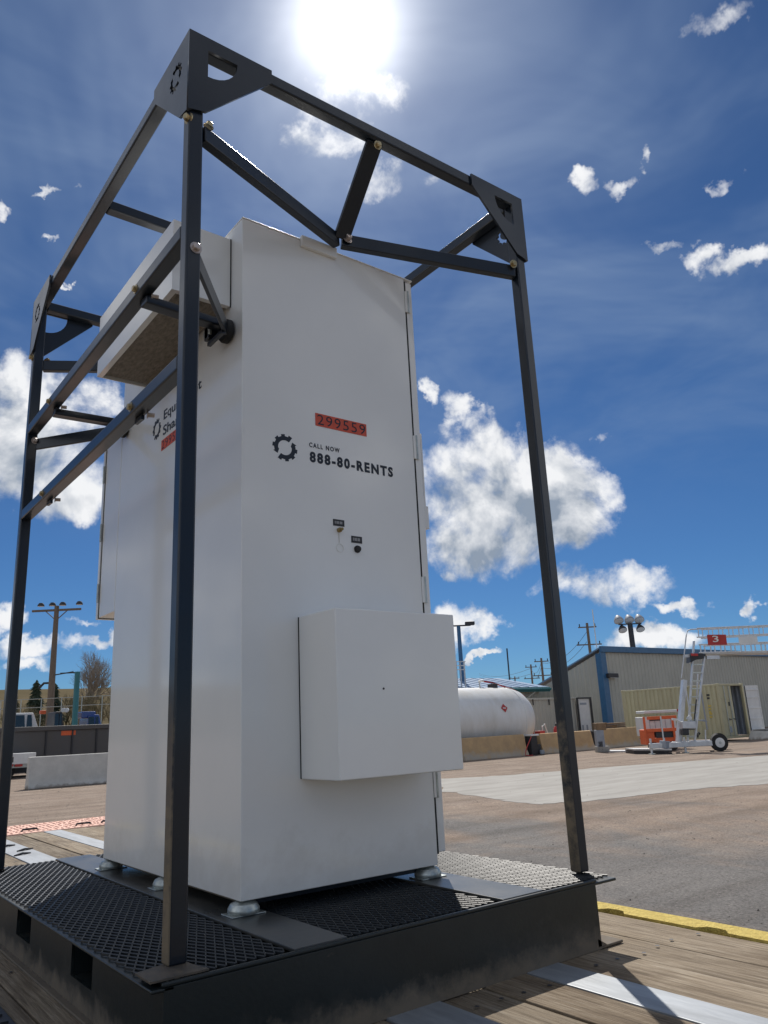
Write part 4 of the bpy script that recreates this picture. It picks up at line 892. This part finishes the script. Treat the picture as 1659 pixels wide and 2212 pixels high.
# mast and ladder
MB().bar(E(815,1235,0.3), E(870,618,0.3), 0.16, 0.30, up=HF).build('mast', M['alu'], ms, bevel=0.01)
MB().bar(E(900,1235,0.2), E(962,250,0.2), 0.07, 0.10, up=HF).build('ladder_rail', M['alu'], ms, bevel=0.01)
MB().bar(E(965,1235,0.0), E(1060,395,0.0), 0.07, 0.10, up=HF).build('ladder_rail', M['alu'], ms, bevel=0.01)
for (x0_, x1_, y_) in ((955,1050,472),(948,1042,548),(942,1032,625),(936,1024,698),(930,1016,775),(922,1006,850),(914,996,926),(908,990,1003),(903,980,1080),(900,974,1150)):
    MB().bar(E(x0_,y_,0.2), E(x1_,y_,0.0), 0.10, 0.055).build('rung', M['galv'], ms)
MB().bar(E(970,1235,0.5), E(1000,560,0.5), 0.05, 0.05).build('back_rail', M['alu'], ms); 
single('brace', (1030,730), (1088,1085), 0.03, M['greyblue']); single('brace', (885,700), (940,1010), 0.03, M['alu']); single('brace', (1040,990), (1085,1010), 0.03, M['greyblue']); single('brace', (960,990), (1080,1005), 0.025, M['greyblue'])
single('brace', (985,800), (965,1000), 0.025, M['dark']); single('brace', (1070,1085), (1075,1240), 0.03, M['alu'])
MB().bar(E(835,1040,0.0), E(960,1040,0.0), 0.5, 0.28).build('step_box', M['alu'], ms, bevel=0.02)
MB().bar(E(845,1105,-0.1), E(905,1105,-0.1), 0.3, 0.25).build('gear_box', M['dark'], ms, bevel=0.03)
MB().tube([E(985,1115),E(1000,1155),E(1015,1120),E(1000,1110)], 0.05, 6).build('chain_hoist', M['dark'], ms)
MB().tube([E(755,985),E(800,990),E(860,1030)], 0.05, 6).build('guide_horn', M['white'], ms, smooth=True)
MB().tube([E(905,965),E(930,985)], 0.10, 8).build('spot_lamp', M['white'], ms)
# platform with rails reaching right
tubes('handrail', [[(845,600),(870,380),(890,200),(905,150),(930,142),(1085,132)]], 0.024, M['alu'])
PLX = 1900
def rail_side(off, dy, dx):
    for nm, ya, yb in (('top_rail',132,98),('mid_rail',215,178)):
        single(nm, (990+dx,ya+dy,off), (PLX+dx,yb+dy-4,off), 0.028, M['alu'])
    for nm, ya, yb in (('truss_chord',285,258),('truss_chord',362,344)):
        single(nm, (1010+dx,ya+dy,off), (PLX+dx,yb+dy-4,off), 0.032, M['alu'])
    for k in range(10):
        x = 1000+dx+k*95
        t = (x-990-dx)/900
        single('post', (x,132+dy-34*t,off), (x+9,215+dy-37*t,off), 0.02, M['alu'])
        single('truss_web', (x+20,285+dy-27*t,off), (x+30,362+dy-18*t,off), 0.028, M['alu'])
rail_side(0.0, 0, 0); rail_side(1.1, 10, 40)
a, b = E(1060,372,0.1), E(PLX,352,0.1)
dk = MB(); dk.bar(a+HF*0.45, b+HF*0.45, 1.0, 0.04); dk.build('walk_deck', M['alu'], ms)
MB().bar(E(1090,240,-0.04), E(1268,238,-0.04), 0.02, 0.42, up=(0,0,1)).build('red_sign', M['red'], ms)
t3 = text_mesh('3', 0, 0.24, 0, 0.26, 0.01, 0.004); c3 = E(1142,262,-0.055)
for v in t3.vertices: u, w2, t = v.co; v.co = c3+HR*u+Vector((0,0,w2))-HF*t
t3.update(); link('sign_numeral', t3, M['white'], ms)
MB().bar(E(1385,245,-0.03), E(1560,240,-0.03), 0.02, 0.30).build('white_panel', M['white'], ms)
MB().prism([E(932,365,-0.05),E(1072,372,-0.05),E(1072,412,-0.05),E(985,425,-0.05),E(932,452,-0.05)], HF*0.5).build('gate_box', M['dark'], ms)
MB().bar(E(935,378,-0.08), E(1000,380,-0.08), 0.02, 0.10).build('red_reflector', M['red'], ms)
MB().bar(E(875,392,0.1), E(940,388,0.1), 0.1, 0.12).build('platform_end', M['alu'], ms); MB().bar(E(1080,405,0), E(1200,402,0), 0.1, 0.14).build('platform_end', M['alu'], ms)
settle(ms)
# orange lift
ol = thing('scissor_lift', 'small orange machine with guard frame behind the mobile stairs', 'lift', (29.0, 19.0, GZ))
def E2(x, y, off=0.0): return W(e2(x, y), 34.5+off)
def obox(nm, x0, x1, y0, y1, o0, o1, m, bv=0.03):
    a, b, c, d = E2(x0,y1,o0), E2(x1,y1,o0), E2(x1,y0,o0), E2(x0,y0,o0); e = HF*(o1-o0)
    zt, zb_ = max(c.z,d.z), min(a.z,b.z)
    return MB().prism([(a.x,a.y,zb_),(b.x,b.y,zb_),(b.x,b.y,zt),(a.x,a.y,zt)], e).build(nm, m, ol, bevel=bv)
obox('chassis', 565, 790, 1165, 1215, 0, 1.0, M['orangemach']); obox('engine_panel', 610, 795, 1095, 1162, 0.03, 0.97, M['dark']); obox('side_panel', 525, 605, 1085, 1225, 0.02, 0.95, M['orangemach'])
for (x) in (525, 795): 
    t = obox('guard_post', x-9, x+9, 965, 1225, -0.05, 0.05, M['orangemach'], 0.01)
obox('guard_rail', 525, 800, 962, 980, -0.045, 0.045, M['orangemach'], 0.01); obox('guard_rail', 520, 800, 1078, 1096, -0.055, 0.04, M['orangemach'], 0.01)
obox('guard_rail', 525, 800, 962, 980, 0.95, 1.05, M['orangemach'], 0.01)
for x in (580, 760):
    c = E2(x,1235,0.1); c.z = GZ+0.2; MB().tube([c-HF*0.1, c+HF*0.1], 0.2, 16).build('wheel', M['tyre'], ol)
settle(ol)
gn = thing('white_generator', 'white generator trailer with dark vent band behind the orange machine', 'generator', (32.0, 21.5, GZ))
def E3(x, y, off=0.0): return W(e2(x, y), 36.3+off)
def gbox(nm, x0, x1, y0, y1, o0, o1, m, par, bv=0.03):
    a, b, c = E3(x0,y1,o0), E3(x1,y1,o0), E3(x1,y0,o0); e = HF*(o1-o0)
    return MB().prism([(a.x,a.y,a.z),(b.x,b.y,a.z),(b.x,b.y,c.z),(a.x,a.y,c.z)], e).build(nm, m, par, bevel=bv)
gbox('canopy', 497, 825, 892, 935, 0, 1.3, M['white'], gn); gbox('vent_band', 503, 820, 936, 950, 0.03, 1.27, M['dark'], gn, 0.01); gbox('housing', 508, 815, 951, 1150, 0.02, 1.28, M['white'], gn)
for k in range(5): gbox('panel_line', 560+50*k, 563+50*k, 960, 1140, 0.005, 0.019, M['greyblue'], gn, 0)
gbox('name_plate', 545, 655, 985, 1003, 0.0, 0.015, M['dark'], gn, 0); gbox('tail_lamp', 805, 823, 890, 915, -0.03, -0.002, M['red'], gn, 0); gbox('chassis', 520, 810, 1152, 1175, 0.1, 1.2, M['dark'], gn, 0.02)
for x in (600, 740):
    c = E3(x,1200,0.1); c.z = GZ+0.28; MB().tube([c-HF*0.1, c+HF*0.1], 0.28, 16).build('wheel', M['tyre'], gn)
settle(gn)
# pallets, steel plates, meter post
pl = thing('pallet_stack', 'stack of brown pallets and boxes on the far barrier', 'pallets', (33,24.9,GZ))
for (x0_, x1_, y0_, y1_) in ((50,150,1012,1085),(150,240,1015,1080),(240,325,1010,1085)):
    a, b, c = W(e2(x0_,y1_),41.5), W(e2(x1_,y1_),41.5), W(e2(x1_,y0_),41.5); k = 4
    for j in range(k):
        z0_ = a.z+(c.z-a.z)*j/k; z1_ = z0_+(c.z-a.z)/k*0.72
        MB().prism([(a.x,a.y,z0_),(b.x,b.y,z0_),(b.x,b.y,z1_),(a.x,a.y,z1_)], HF*1.0).build('pallet', M['card'], pl)
bx_ = W(e2(50,1085),41.5); MB().box((bx_.x-0.1,bx_.y-0.6,GZ),(bx_.x+2.2,bx_.y+0.4,bx_.z-0.06)).build('bench', M['dark'], pl)
settle(pl)
mtp = thing('meter_post', 'grey steel meter post standing at the gap between barriers', 'post', (31,23,GZ))
for (x0_,x1_,y0_,y1_,m_) in ((55,130,1085,1235,'greyblue'),(45,140,1020,1088,'card'),(60,110,1190,1240,'dark'),(50,170,1238,1262,'pad')):
    a, b, c = W(e2(x0_,y1_),36.0), W(e2(x1_,y1_),36.0), W(e2(x1_,y0_),36.0); zz = min(a.z, b.z)
    if y1_ > 1230: zz = GZ
    MB().prism([(a.x,a.y,zz),(b.x,b.y,zz),(b.x,b.y,c.z),(a.x,a.y,c.z)], HF*(0.4 if m_ != 'dark' else 0.38)-HF*(0.03 if m_ == 'dark' else 0)).build({'greyblue':'cabinet','card':'hood','dark':'valve','pad':'base'}[m_], M[m_], mtp, bevel=0.02)
settle(mtp)
for (nm, lab, x0_, x1_, y_, hh) in (('steel_plate','stack of pale steel plates lying on gravel by the stairs',400,760,1300,0.22),('steel_plate','thin pale steel plate lying on gravel beside the meter post',170,400,1283,0.08)):
    a, b = onp(e2(x0_,y_+15), 2, GZ), onp(e2(x1_,y_+15), 2, GZ)
    t = thing(nm, lab, 'plates', ((a.x+b.x)/2,(a.y+b.y)/2,GZ), None)
    n = 3 if hh > 0.1 else 1
    for k in range(n): MB().prism([Vector((a.x,a.y,GZ+hh*k/n)), Vector((b.x,b.y,GZ+hh*k/n)), Vector((b.x,b.y,GZ+hh*k/n))+HF*1.2, Vector((a.x,a.y,GZ+hh*k/n))+HF*1.2], (0,0,hh/n*0.8)).build('plate', M['alu'] if k == n-1 else M['dark'], t)
    settle(t)

# ================================================================== POLES
def pole(nm, lab, base, ztop, r0, r1, m, cat='pole', grp=None):
    t = thing(nm, lab, cat, (base.x, base.y, GZ), grp)
    MB().tube([(base.x,base.y,GZ),(base.x,base.y,(GZ+ztop)/2),(base.x,base.y,ztop)], [r0,(r0+r1)/2,r1], 10).build('shaft', m, t, smooth=True)
    return t
def flood(p, par, s=0.45, yaw=0.0):
    d = HR*math.cos(yaw)+HF*math.sin(yaw)
    n = MB(); n.tube([p+Vector((0,0,-s*0.35)), p+Vector((0,0,-s*0.1)), p+Vector((0,0,s*0.25))], [s*0.62, s*0.6, s*0.35], 10); o = n.build('floodlight', M['dark'], par, smooth=True)
    MB().tube([p+Vector((0,0,-s*0.36)), p+Vector((0,0,-s*0.351))], [s*0.5, s*0.55], 10).build('lamp_glass', M['lens'], o)
# wooden floodlight pole, left
b0 = W(b4(500,1320), 60); tp = W(b4(632,190), 60)
wp = pole('floodlight_pole', 'tall wooden pole with four floodlights beyond the yard on the left', Vector(((b0.x+tp.x)/2,(b0.y+tp.y)/2,0)), tp.z, 0.30, 0.17, M['pole'], 'light pole')
pc = Vector(((b0.x+tp.x)/2,(b0.y+tp.y)/2,0)); za = W(b4(632,235),60).z
MB().bar(pc+HR*(-1.9)+Vector((0,0,za)), pc+HR*1.9+Vector((0,0,za)), 0.14, 0.16).build('cross_arm', M['pole'], wp)
for u in (-1.25, -0.35, 0.45, 1.75): flood(pc+HR*u+Vector((0,0,za+0.5)), wp, 0.42)
for s in (-1, 1): MB().bar(pc+HR*(0.9*s)+Vector((0,0,za)), pc+Vector((0,0,za-0.8)), 0.06, 0.06).build('arm_brace', M['pole'], wp)
zl = W(b4(520,930),60).z; MB().bar(pc+Vector((0,0,zl)), pc+HR*1.6+Vector((0,0,zl+0.2)), 0.08, 0.08).build('side_arm', M['dark'], wp)
zl2 = W(b4(500,1010),60).z; MB().tube([pc+Vector((0,0,zl2)), pc-HR*0.6+Vector((0,0,zl2)), pc-HR*0.95+Vector((0,0,zl2-0.35))], 0.09, 6).build('camera_arm', M['dark'], wp); settle(wp)
# teal steel post
b0 = W(b4(800,1340), 55); tp = W(b4(820,890), 55); b0.x, b0.y = (b0.x+tp.x)/2, (b0.y+tp.y)/2
tpn = pole('steel_post', 'teal steel post with short arm in front of the bare tree', b0, tp.z, 0.20, 0.18, M['teal'], 'post')
MB().bar(Vector((b0.x,b0.y,tp.z-0.05)), Vector((b0.x,b0.y,tp.z-0.05))-HR*1.2, 0.06, 0.08).build('arm', M['dark'], tpn); settle(tpn)
# blue light pole by tank
b0 = W(b2(60,760), 58); tp = W(b2(42,240), 58)
bp_ = pole('light_pole', 'slim blue light pole with two flat lamps above the tank', Vector((tp.x,tp.y,0)), tp.z, 0.20, 0.14, M['blue'], 'light pole')
MB().bar(tp-HR*0.9+Vector((0,0,0.02)), tp+HR*0.9+Vector((0,0,0.02)), 0.10, 0.10).build('cross_arm', M['dark'], bp_)
for u in (-0.9, 0.85): MB().bar(tp+HR*(u-0.35)+Vector((0,0,0.15)), tp+HR*(u+0.35)+Vector((0,0,0.15)), 0.5, 0.25).build('lamp_head', M['dark'], bp_, bevel=0.04)
settle(bp_)
# small railed platform by that pole
rpz0, rpz1 = W(b2(80,890),54), W(b2(80,680),54)
gp = thing('roof_platform', 'small galvanised railed platform on the blue roof beside the pole', 'platform', (rpz0.x, rpz0.y, rpz0.z))
for x in (25, 75, 125): a = W(b2(x,900),54); MB().bar((a.x,a.y,GZ),(a.x,a.y,rpz1.z), 0.07, 0.07).build('post', M['alu'], gp)
for y in (685, 735, 785): a, b = W(b2(15,y),54), W(b2(130,y),54); MB().bar(a, b, 0.06, 0.06).build('rail', M['alu'], gp)
settle(gp)
# stadium light pole behind the big building
tp = W(e2(360,90), 82); sp_ = pole('floodlight_pole', 'dark steel pole with five floodlights behind the big beige building', Vector((tp.x,tp.y,0)), tp.z, 0.32, 0.26, M['dark'], 'light pole')
MB().bar(tp-HR*1.2, tp+HR*1.2, 0.12, 0.12).build('cross_arm', M['dark'], sp_)
def shoe(p, par, s, m):
    b = MB(); dn_ = (-HF*0.55-Vector((0,0,0.83))).normalized(); b.tube([p+dn_*s*0.35, p+dn_*s*0.1, p-dn_*s*0.5], [s*0.62, s*0.60, s*0.26], 12); o = b.build('floodlight', m, par, smooth=True)
    MB().tube([p+dn_*(s*0.35+0.02), p+dn_*(s*0.35+0.004)], [s*0.5, s*0.56], 12).build('lamp_glass', M['lens'], o)
for u in (-1.15, -0.05, 1.0): shoe(tp+HR*u+Vector((0,0,0.55)), sp_, 0.82, M['greyblue'])
for u in (-0.85, 1.0): shoe(tp+HR*u-Vector((0,0,0.45)), sp_, 0.72, M['dark'])
settle(sp_)
# utility poles
for (q, ax_, dep, lab) in ((b3(205,130), b3(205,360), 95, 'dark utility pole with small cross arms left of the roof aerial'),
                      (b2(1075,640), b2(1095,930), 120, 'dark utility pole with two cross arms just left of the right cage post'),
                      (b2(945,720), b2(960,960), 150, 'thin pale utility pole above the teal fascia'),
                      (b2(745,870), b2(750,960), 190, 'tiny distant utility pole above the low blue roof')):
    t_ = W(q, dep); u_ = pole('utility_pole', lab, Vector((t_.x,t_.y,0)), t_.z, 0.24, 0.15, M['pole'], 'utility pole', 'utility poles beyond the yard')
    for k, (dz, ww) in enumerate(((0.5,1.1),(2.6,1.5),(4.6,1.2))):
        if dep > 160 and k: break
        MB().bar(t_-HR*ww-Vector((0,0,dz)), t_+HR*ww-Vector((0,0,dz)), 0.12, 0.14).build('cross_arm', M['pole'], u_)
        for s in (-0.85, 0.85): MB().tube([t_+HR*ww*s-Vector((0,0,dz-0.05)), t_+HR*ww*s-Vector((0,0,dz-0.4))], 0.07, 6).build('insulator', M['dark'], u_)
    settle(u_)
wr = thing('power_line', 'thin power lines sagging between the distant utility poles', 'power line', (90,90,GZ))
pA, pB = W(b2(1075,700),120), W(b2(945,770),150)
for (a, b) in ((W(b3(205,200),95), pA), (pA, pB), (pB, W(b2(300,835),260)), (W(b3(205,280),95), W(b2(1075,760),120)), (W(b2(1075,760),120), W(b2(945,840),150)), (W(b2(945,840),150), W(b2(300,850),260))):
    MB().tube([a.lerp(b, t/8)-Vector((0,0,1.2*4*(t/8)*(1-t/8))) for t in range(9)], 0.03, 4).build('wire', M['dark'], wr)
settle(wr)

# ================================================================== FAR YARD, LEFT
bn = thing('steel_bin', 'long dark grey steel bin with three panels behind the pale barrier', 'bin', (11, 40.5, GZ))
bt = W(b4(640,1462), 40); bz = bt.z
bx = [3.0, W(b4(468,1500),40).x, W(b4(800,1500),40).x, W(b4(1120,1500),40).x, 16.5]
by = bt.y
for k in range(4): MB().box((bx[k]+0.04,by,GZ+0.5),(bx[k+1]-0.04,by+0.08,bz-0.22)).build('panel', M['bin'], bn, bevel=0.01)
for x in bx[1:4]: MB().box((x-0.038,by-0.05,GZ+0.4),(x+0.038,by+0.1,bz-0.22)).build('rib', M['dark'], bn)
MB().box((3.0,by-0.1,bz-0.219),(16.5,by+0.2,bz)).build('top_rim', M['bin'], bn, bevel=0.03)
MB().box((3.0,by+0.101,GZ+0.3),(16.5,by+2.3,bz-0.3)).build('bin_body', M['bin'], bn)
MB().box((3.0,by-0.02,GZ+0.2),(16.5,by+0.2,GZ+0.5)).build('skirt', M['dark'], bn)
om = W(b4(745,1535), 40); MB().box((om.x-0.35,by-0.012,om.z-0.12),(om.x+0.35,by-0.001,om.z+0.10)).build('orange_mark', M['orangemach'], bn)
for x in (4.5, 9.5, 14.5): MB().lathe([(0.1,-0.1),(0.4,-0.1),(0.4,0.1),(0.1,0.1)], (x,by+0.9,GZ+0.4), 'y', 16).build('wheel', M['tyre'], bn)
settle(bn)
wt = thing('white_trailer', 'low white trailer with red reflectors left of the pale barrier', 'trailer', (7, 37, GZ))
t0, t1 = W(b4(60,1745), 37), W(b4(445,1745), 37); tb = W(b4(300,1868), 37)
MB().box((t0.x-3,t0.y,tb.z),(t1.x,t0.y+2.2,t1.z)).build('bed', M['white'], wt, bevel=0.02)
MB().box((t0.x-3,t0.y+0.1,tb.z-0.16),(t1.x-0.3,t0.y+2.1,tb.z-0.003)).build('chassis', M['galv'], wt)
for q in ((115,1885),(232,1885)): r_ = W(b4(*q), 36.9); MB().box((r_.x-0.16,t0.y-0.012,r_.z-0.05),(r_.x+0.16,t0.y+0.098,r_.z+0.05)).build('reflector', M['red'], wt)
r_ = W(b4(135,1825),36.9); MB().box((r_.x-0.1,t0.y-0.012,r_.z-0.12),(r_.x+0.1,t0.y-0.001,r_.z+0.12)).build('lamp', M['dark'], wt)
for x in (t0.x-1, t0.x+0.2): MB().lathe([(0.08,-0.1),(0.36,-0.1),(0.36,0.1),(0.08,0.1)], (x,t0.y+0.5,GZ+0.36), 'y', 18).build('wheel', M['tyre'], wt)
settle(wt)
def vehicle(nm, lab, cat, x0, x1, ytop, dep, paint, hood_frac, extra=None):
    a, b = W(b4(x0,ytop), dep), W(b4(x1,ytop), dep); z1 = a.z; Lx = b.x-a.x; y = a.y; H = z1-GZ; zs = GZ+H*0.62
    t = thing(nm, lab, cat, ((a.x+b.x)/2, y, GZ))
    MB().prism([(a.x,y,GZ+0.45),(b.x+hood_frac*Lx,y,GZ+0.45),(b.x+hood_frac*Lx,y,zs-0.25),(b.x+0.1,y,zs),(a.x,y,zs)], (0,1.95,0)).build('body', paint, t, bevel=0.06)
    MB().prism([(a.x+0.05,y+0.1,zs+0.002),(b.x,y+0.1,zs+0.002),(b.x-0.28*Lx,y+0.14,z1),(a.x+0.12,y+0.14,z1)], (0,1.7,0)).build('cab', paint, t, bevel=0.05)
    n = 2
    for k in range(n):
        u0, u1 = 0.10+0.40*k, 0.42+0.24*k
        MB().prism([(a.x+u0*Lx,y+0.07,zs+0.05),(a.x+(u1+0.06)*Lx,y+0.07,zs+0.05),(a.x+u1*Lx,y+0.10,z1-0.12),(a.x+(u0+0.02)*Lx,y+0.10,z1-0.12)], (0,0.02,0)).build('window', M['glass'], t)
    for u in (0.12, 1.0): MB().lathe([(0.1,-0.11),(0.42,-0.11),(0.42,0.11),(0.1,0.11)], (a.x+u*Lx,y+0.08,GZ+0.42), 'y', 18).build('wheel', M['tyre'], t)
    return t
v = vehicle('pickup_truck', 'white truck cab showing above the dark bin left of the wooden pole', 'truck', 130, 510, 1328, 44.0, M['white'], 0.35)
p = W(b4(490,1318), 44); MB().box((p.x-0.15,p.y+0.6,p.z-0.08),(p.x+0.15,p.y+0.9,p.z+0.12)).build('beacon', M['orangemach'], v, bevel=0.03); settle(v)
v = vehicle('service_truck', 'dark service truck with white roof lamps above the bin right of the pole', 'truck', 575, 730, 1312, 45.0, M['dark'], 0.5)
for x in (635, 672): p = W(b4(x,1295), 45); MB().tube([p+HF*0.5, p+HF*0.4], 0.13, 10).build('roof_lamp', M['lens'], v)
settle(v)
v = vehicle('blue_car', 'blue vehicle roof showing above the bin next to the white cabinet', 'car', 925, 1160, 1345, 46.0, M['bluecar'], 0.3)
p = W(b4(965,1330), 46); MB().box((p.x-0.4,p.y+0.4,p.z-0.25),(p.x+0.4,p.y+1.2,p.z+0.12)).build('roof_box', M['bluecar'], v, bevel=0.05); settle(v)
# fence rails behind
fe = thing('pipe_fence', 'thin pipe fence running behind the parked trucks on the left', 'fence', (14, 58, GZ))
for (y_, dep) in ((1160,58),(1250,58)):
    a, b = W(b4(-200,y_),dep), W(b4(1300,y_),dep); a.z = b.z = W(b4(800,y_),dep).z; MB().tube([a, b], 0.028, 6).build('rail', M['galv'], fe)
a, b = W(b4(-200,1160),58), W(b4(1300,1160),58)
for k in range(8): p = a.lerp(b, k/7); MB().tube([(p.x,p.y,GZ),(p.x,p.y,W(b4(800,1160),58).z)], 0.03, 6).build('post', M['galv'], fe)
settle(fe)

# ================================================================== TREES
def bare_tree(nm, lab, base, H, spread, seed, m, levels=6, cat='tree', wid=None):
    rnd = random.Random(seed); t = thing(nm, lab, cat, base); tw = MB(); tk_ = MB()
    def grow(p, d, l, r, lev):
        q = p+d*l
        mid = p.lerp(q, 0.5)+Vector((rnd.uniform(-1,1),rnd.uniform(-1,1),rnd.uniform(-.3,.3)))*l*0.06
        (tk_ if lev <= 1 else tw).tube([p, mid, q], [r, r*0.85, r*0.7], 6 if lev < 3 else 3, False)
        if lev >= levels: return
        n = 4 if lev == 0 else 3
        for k in range(n):
            az_ = rnd.uniform(0, 6.283); tilt = rnd.uniform(0.25, 0.65)*spread
            u = d.orthogonal().normalized(); w2 = d.cross(u); nd = (d*math.cos(tilt)+(u*math.cos(az_)+w2*math.sin(az_))*math.sin(tilt)+Vector((0,0,0.12))).normalized()
            grow(p.lerp(q, rnd.uniform(0.55, 1.0)), nd, l*rnd.uniform(0.62, 0.86), r*0.57, lev+1)
    grow(Vector(base), Vector((0,0,1)), H*0.22, H*0.022, 0)
    zm = max(v.z for v in tw.v)-base[2]; xs_ = sorted(((v.x-base[0])**2+(v.y-base[1])**2)**0.5 for v in tw.v); rm = xs_[int(len(xs_)*0.97)]
    kz = H/zm; kr = (wid or rm*kz)/rm
    for mb_ in (tk_, tw): mb_.v = [Vector((base[0]+(v.x-base[0])*kr, base[1]+(v.y-base[1])*kr, base[2]+(v.z-base[2])*kz)) for v in mb_.v]
    tk_.build('trunk', m, t, smooth=True); tw.build('crown', m, t); settle(t); return t
tb_ = W(b4(850,1350), 80); tz = W(b4(850,640), 80).z-GZ
bare_tree('bare_tree', 'large leafless rounded tree behind the teal post on the left', (tb_.x, tb_.y, GZ), tz*1.0, 1.0, 5, M['bark'], 7, wid=4.0)
for k, (x, y_, dep, s, lab) in enumerate(((1130,1000,72,1.2,'leafless scrubby tree close to the cabinet edge'),(740,1100,76,1.1,'leafless scrubby tree low behind the teal post'),(250,1180,66,1.3,'leafless scrubby tree between the left post and wooden pole'),(980,1120,70,1.3,'low leafless scrub tree right of the bare round tree'))):
    b_ = W(b4(x,1300), dep); hz = W(b4(x,y_), dep).z-GZ
    bare_tree('scrub_tree', lab, (b_.x,b_.y,GZ), hz, s, 20+k, M['brush'], 6)
def spruce(lab, x, ytop, dep, seed, wid):
    rnd = random.Random(seed); tp = W(b4(x,ytop), dep); H = tp.z-GZ; t = thing('spruce_tree', lab, 'tree', (tp.x,tp.y,GZ), 'spruces beyond the yard')
    MB().tube([(tp.x,tp.y,GZ),(tp.x,tp.y,GZ+H*0.97)], [0.18,0.02], 6).build('trunk', M['bark'], t); nd = MB()
    for k in range(1500):
        u = rnd.random()**0.7; z = GZ+H*(0.08+0.92*(1-u)); R0 = wid*u*(0.75+0.25*math.sin(z*5+rnd.random())); az_ = rnd.uniform(0, 6.283); rr = R0*math.sqrt(rnd.uniform(0.15,1))
        c = Vector((tp.x+rr*math.cos(az_), tp.y+rr*math.sin(az_), z-0.25*rr)); o_ = Vector((math.cos(az_),math.sin(az_),-0.45)).normalized(); s_ = Vector((-math.sin(az_),math.cos(az_),0)); l = rnd.uniform(0.2,0.5)
        n = len(nd.v); nd.v += [c-s_*0.1, c+s_*0.1, c+o_*l, c+Vector((0,0,0.14))]; nd.f += [(n,n+1,n+2),(n,n+2,n+3),(n+1,n+3,n+2)]
    nd.build('crown', M['needle'], t); settle(t)
spruce('dark spruce standing just left of the wooden pole', 392, 985, 70, 1, 2.0); spruce('dark spruce standing just right of the wooden pole', 585, 1025, 73, 2, 2.1); spruce('small dark spruce at the left cage post', 150, 1115, 74, 3, 1.6)
